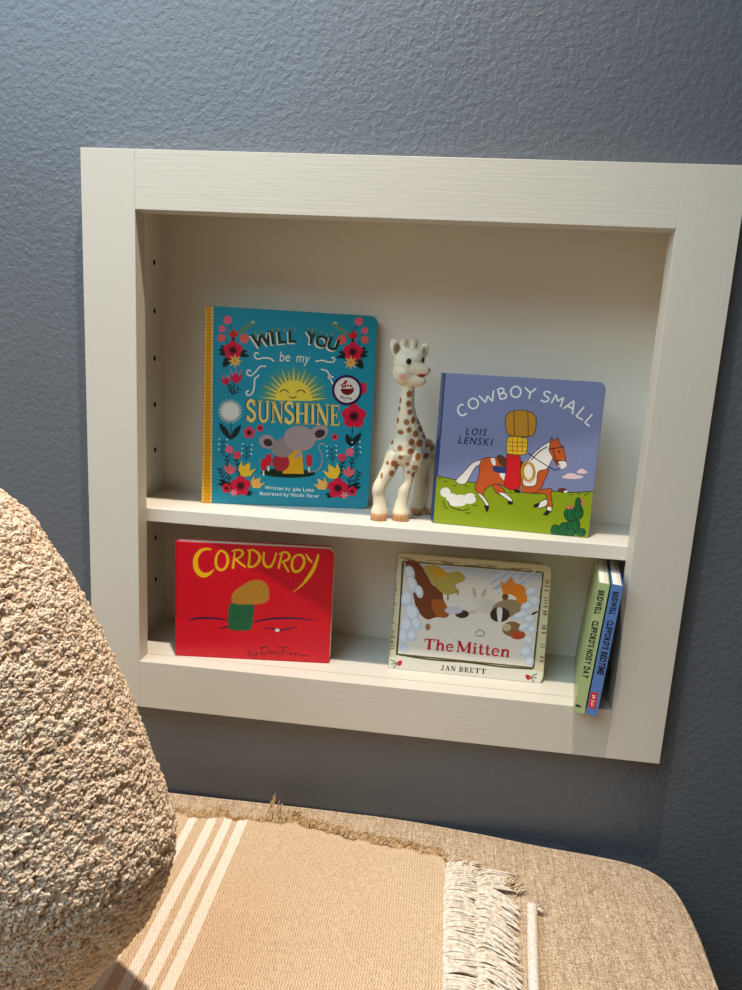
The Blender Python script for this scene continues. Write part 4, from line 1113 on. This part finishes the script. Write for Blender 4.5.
# ------------------------------------------------------------------ curly cushion on the bench
def cushion():
    right = [(-246, 8), (-233, -4), (-222, -20), (-206, -43), (-190, -71), (-174, -105), (-160, -136), (-144, -176), (-131, -212), (-120, -240), (-117, -262), (-120, -283), (-128, -307), (-140, -331), (-157, -356), (-173, -378), (-190, -400), (-212, -424), (-238, -444)]
    CX, CY = -340.0, -335.0
    O = [(-330, 44), (-300, 36), (-270, 23)] + right + [(-275, -457), (-340, -462), (-420, -462), (-490, -452), (-530, -424), (-556, -360), (-564, -280), (-550, -190), (-510, -90), (-450, 0), (-390, 36)]
    O = np.array([p for p in smooth_path(O, 5, True)]); C = np.array([CX, -225.0])
    random.seed(5); rng = np.random.default_rng(5)
    BUL = 105.0
    def surf(f, s, side):
        """f: around 0..1, s: 0 centre..1 rim, side -1 front / 1 back"""
        k = f * len(O); i = int(k) % len(O); t = k - int(k); p = O[i] * (1 - t) + O[(i + 1) % len(O)] * t
        q = C + (p - C) * s * 0.993
        return np.array([q[0], CY + side * BUL * (1 - s ** 2.6) ** 0.55 * (0.9 if side > 0 else 1), q[1]])
    NF, NS = 150, 26
    sv = np.sin(np.linspace(0, math.pi / 2, NS + 1))[1:]
    V, F = [], []
    V.append(tuple(surf(0, 0, -1)))
    for s_ in sv:
        for k in range(NF): V.append(tuple(surf(k / NF, s_, -1)))
    for s_ in sv[::-1][1:]:
        for k in range(NF): V.append(tuple(surf(k / NF, s_, 1)))
    V.append(tuple(surf(0, 0, 1)))
    R = (len(V) - 2) // NF
    for k in range(NF): F.append((0, 1 + (k + 1) % NF, 1 + k)[::-1])
    for r in range(R - 1):
        for k in range(NF):
            a = 1 + r * NF + k; b = 1 + r * NF + (k + 1) % NF
            F.append((a, b, b + NF, a + NF)[::-1])
    for k in range(NF): F.append((len(V) - 1, 1 + (R - 1) * NF + k, 1 + (R - 1) * NF + (k + 1) % NF)[::-1])
    FL = mat_fibre('curly_wool', (244, 222, 198), (252, 238, 220), 120, 0, True)
    c = tag(empty('cushion', (CX, CY, BZ + 6)), 'large cream curly-pile cushion standing on the bench at the left edge', 'cushion')
    base = Vector((CX, CY, BZ + 6)) * U
    me = pymesh('cushion_cover', V, F, True)
    # consistent outward normals
    bm = bmesh.new(); bm.from_mesh(me); bmesh.ops.recalc_face_normals(bm, faces=bm.faces); bm.to_mesh(me); bm.free()
    o = link('cushion_cover', me, FL, c); o.location = -base
    # curls: short open loops of yarn standing all over the cover
    me.calc_loop_triangles()
    tri = np.empty(len(me.loop_triangles) * 3, int); me.loop_triangles.foreach_get('vertices', tri); tri = tri.reshape(-1, 3)
    vc = np.empty(len(me.vertices) * 3); me.vertices.foreach_get('co', vc); vc = vc.reshape(-1, 3) / U
    vn = np.empty(len(me.vertices) * 3); me.vertices.foreach_get('normal', vn); vn = vn.reshape(-1, 3)
    a, b, d = vc[tri[:, 0]], vc[tri[:, 1]], vc[tri[:, 2]]
    area = np.linalg.norm(np.cross(b - a, d - a), axis=1)
    cen = (a + b + d) / 3
    wgt = area * np.where(cen[:, 1] < CY + 45, 1.0, 0.2) * np.where(cen[:, 0] > -290, 1.0, np.where(cen[:, 0] > -400, 0.6, 0.32))
    NC, K = 15000, 7
    idx = rng.choice(len(tri), NC, p=wgt / wgt.sum())
    r1, r2 = rng.random(NC), rng.random(NC); sw = r1 + r2 > 1; r1[sw] = 1 - r1[sw]; r2[sw] = 1 - r2[sw]
    P = a[idx] + (b - a)[idx] * r1[:, None] + (d - a)[idx] * r2[:, None]
    Nn = vn[tri[idx, 0]] * (1 - r1 - r2)[:, None] + vn[tri[idx, 1]] * r1[:, None] + vn[tri[idx, 2]] * r2[:, None]
    Nn /= np.linalg.norm(Nn, axis=1)[:, None]
    keep = P[:, 2] > BZ + 9
    P, Nn = P[keep], Nn[keep]
    # every tuft is a knot of a few curls on a little dome
    size = np.repeat(rng.uniform(2.6, 4.7, len(P)), K); lift = np.repeat(rng.uniform(-1.0, 0.8, len(P)), K)
    P = np.repeat(P, K, 0); Nn = np.repeat(Nn, K, 0); N = len(P)
    t1 = np.cross(Nn, rng.normal(size=(N, 3))); t1 /= np.linalg.norm(t1, axis=1)[:, None]; t2 = np.cross(Nn, t1)
    q = np.sqrt(rng.random(N)); ang = rng.random(N) * 2 * np.pi
    rad_ = (t1 * np.cos(ang)[:, None] + t2 * np.sin(ang)[:, None])
    P = P + rad_ * (size * q)[:, None] + Nn * (size * 0.6 * np.sqrt(1 - 0.9 * q ** 2) - 0.6 + lift)[:, None]
    ax = Nn + rad_ * (q * 0.9)[:, None] + rng.normal(size=(N, 3)) * 0.55; ax /= np.linalg.norm(ax, axis=1)[:, None]
    t1 = np.cross(ax, rng.normal(size=(N, 3))); t1 /= np.linalg.norm(t1, axis=1)[:, None]; third = ax; up = np.cross(ax, t1)
    R0 = rng.uniform(1.0, 2.3, N); r0 = rng.uniform(0.75, 1.25, N); a0 = rng.uniform(0, 6.3, N); a1 = a0 + rng.uniform(4.0, 7.5, N); hel = rng.uniform(-1.6, 1.6, N)
    NA, NB = 7, 4
    VV = np.empty((N, NA, NB, 3))
    for i in range(NA):
        f = i / (NA - 1); t = a0 + (a1 - a0) * f
        ctr = P + t1 * (R0 * np.cos(t))[:, None] + up * (R0 * np.sin(t))[:, None] + third * (hel * (f - .5) * 1.6)[:, None]
        rad = t1 * np.cos(t)[:, None] + up * np.sin(t)[:, None]
        rr = r0 * (0.7 + 0.5 * math.sin(math.pi * f))
        for j in range(NB):
            qq = 2 * math.pi * j / NB
            VV[:, i, j] = ctr + rad * (rr * math.cos(qq))[:, None] + third * (rr * math.sin(qq))[:, None]
    VV[:, :, :, 2] = np.maximum(VV[:, :, :, 2], BZ + 6.5)
    verts = VV.reshape(-1, 3) * U
    ii, jj = np.meshgrid(np.arange(NA - 1), np.arange(NB), indexing='ij')
    q = np.stack([ii * NB + jj, ii * NB + (jj + 1) % NB, (ii + 1) * NB + (jj + 1) % NB, (ii + 1) * NB + jj], -1).reshape(-1, 4)
    faces = (q[None] + (np.arange(N) * NA * NB)[:, None, None]).reshape(-1, 4)
    cm = bpy.data.meshes.new('curly_pile')
    cm.vertices.add(len(verts)); cm.vertices.foreach_set('co', verts.ravel())
    cm.loops.add(faces.size); cm.loops.foreach_set('vertex_index', faces.ravel().astype(np.int32))
    cm.polygons.add(len(faces)); cm.polygons.foreach_set('loop_start', np.arange(0, faces.size, 4, dtype=np.int32))
    cm.polygons.foreach_set('use_smooth', np.ones(len(faces), bool))
    cm.update(calc_edges=True); cm.validate()
    o = link('curly_pile', cm, mat_fibre('curly_pile_wool', (248, 226, 200), (255, 242, 222), 90, 0.36), c); o.location = -base
    tag(o, kind='stuff')
cushion()
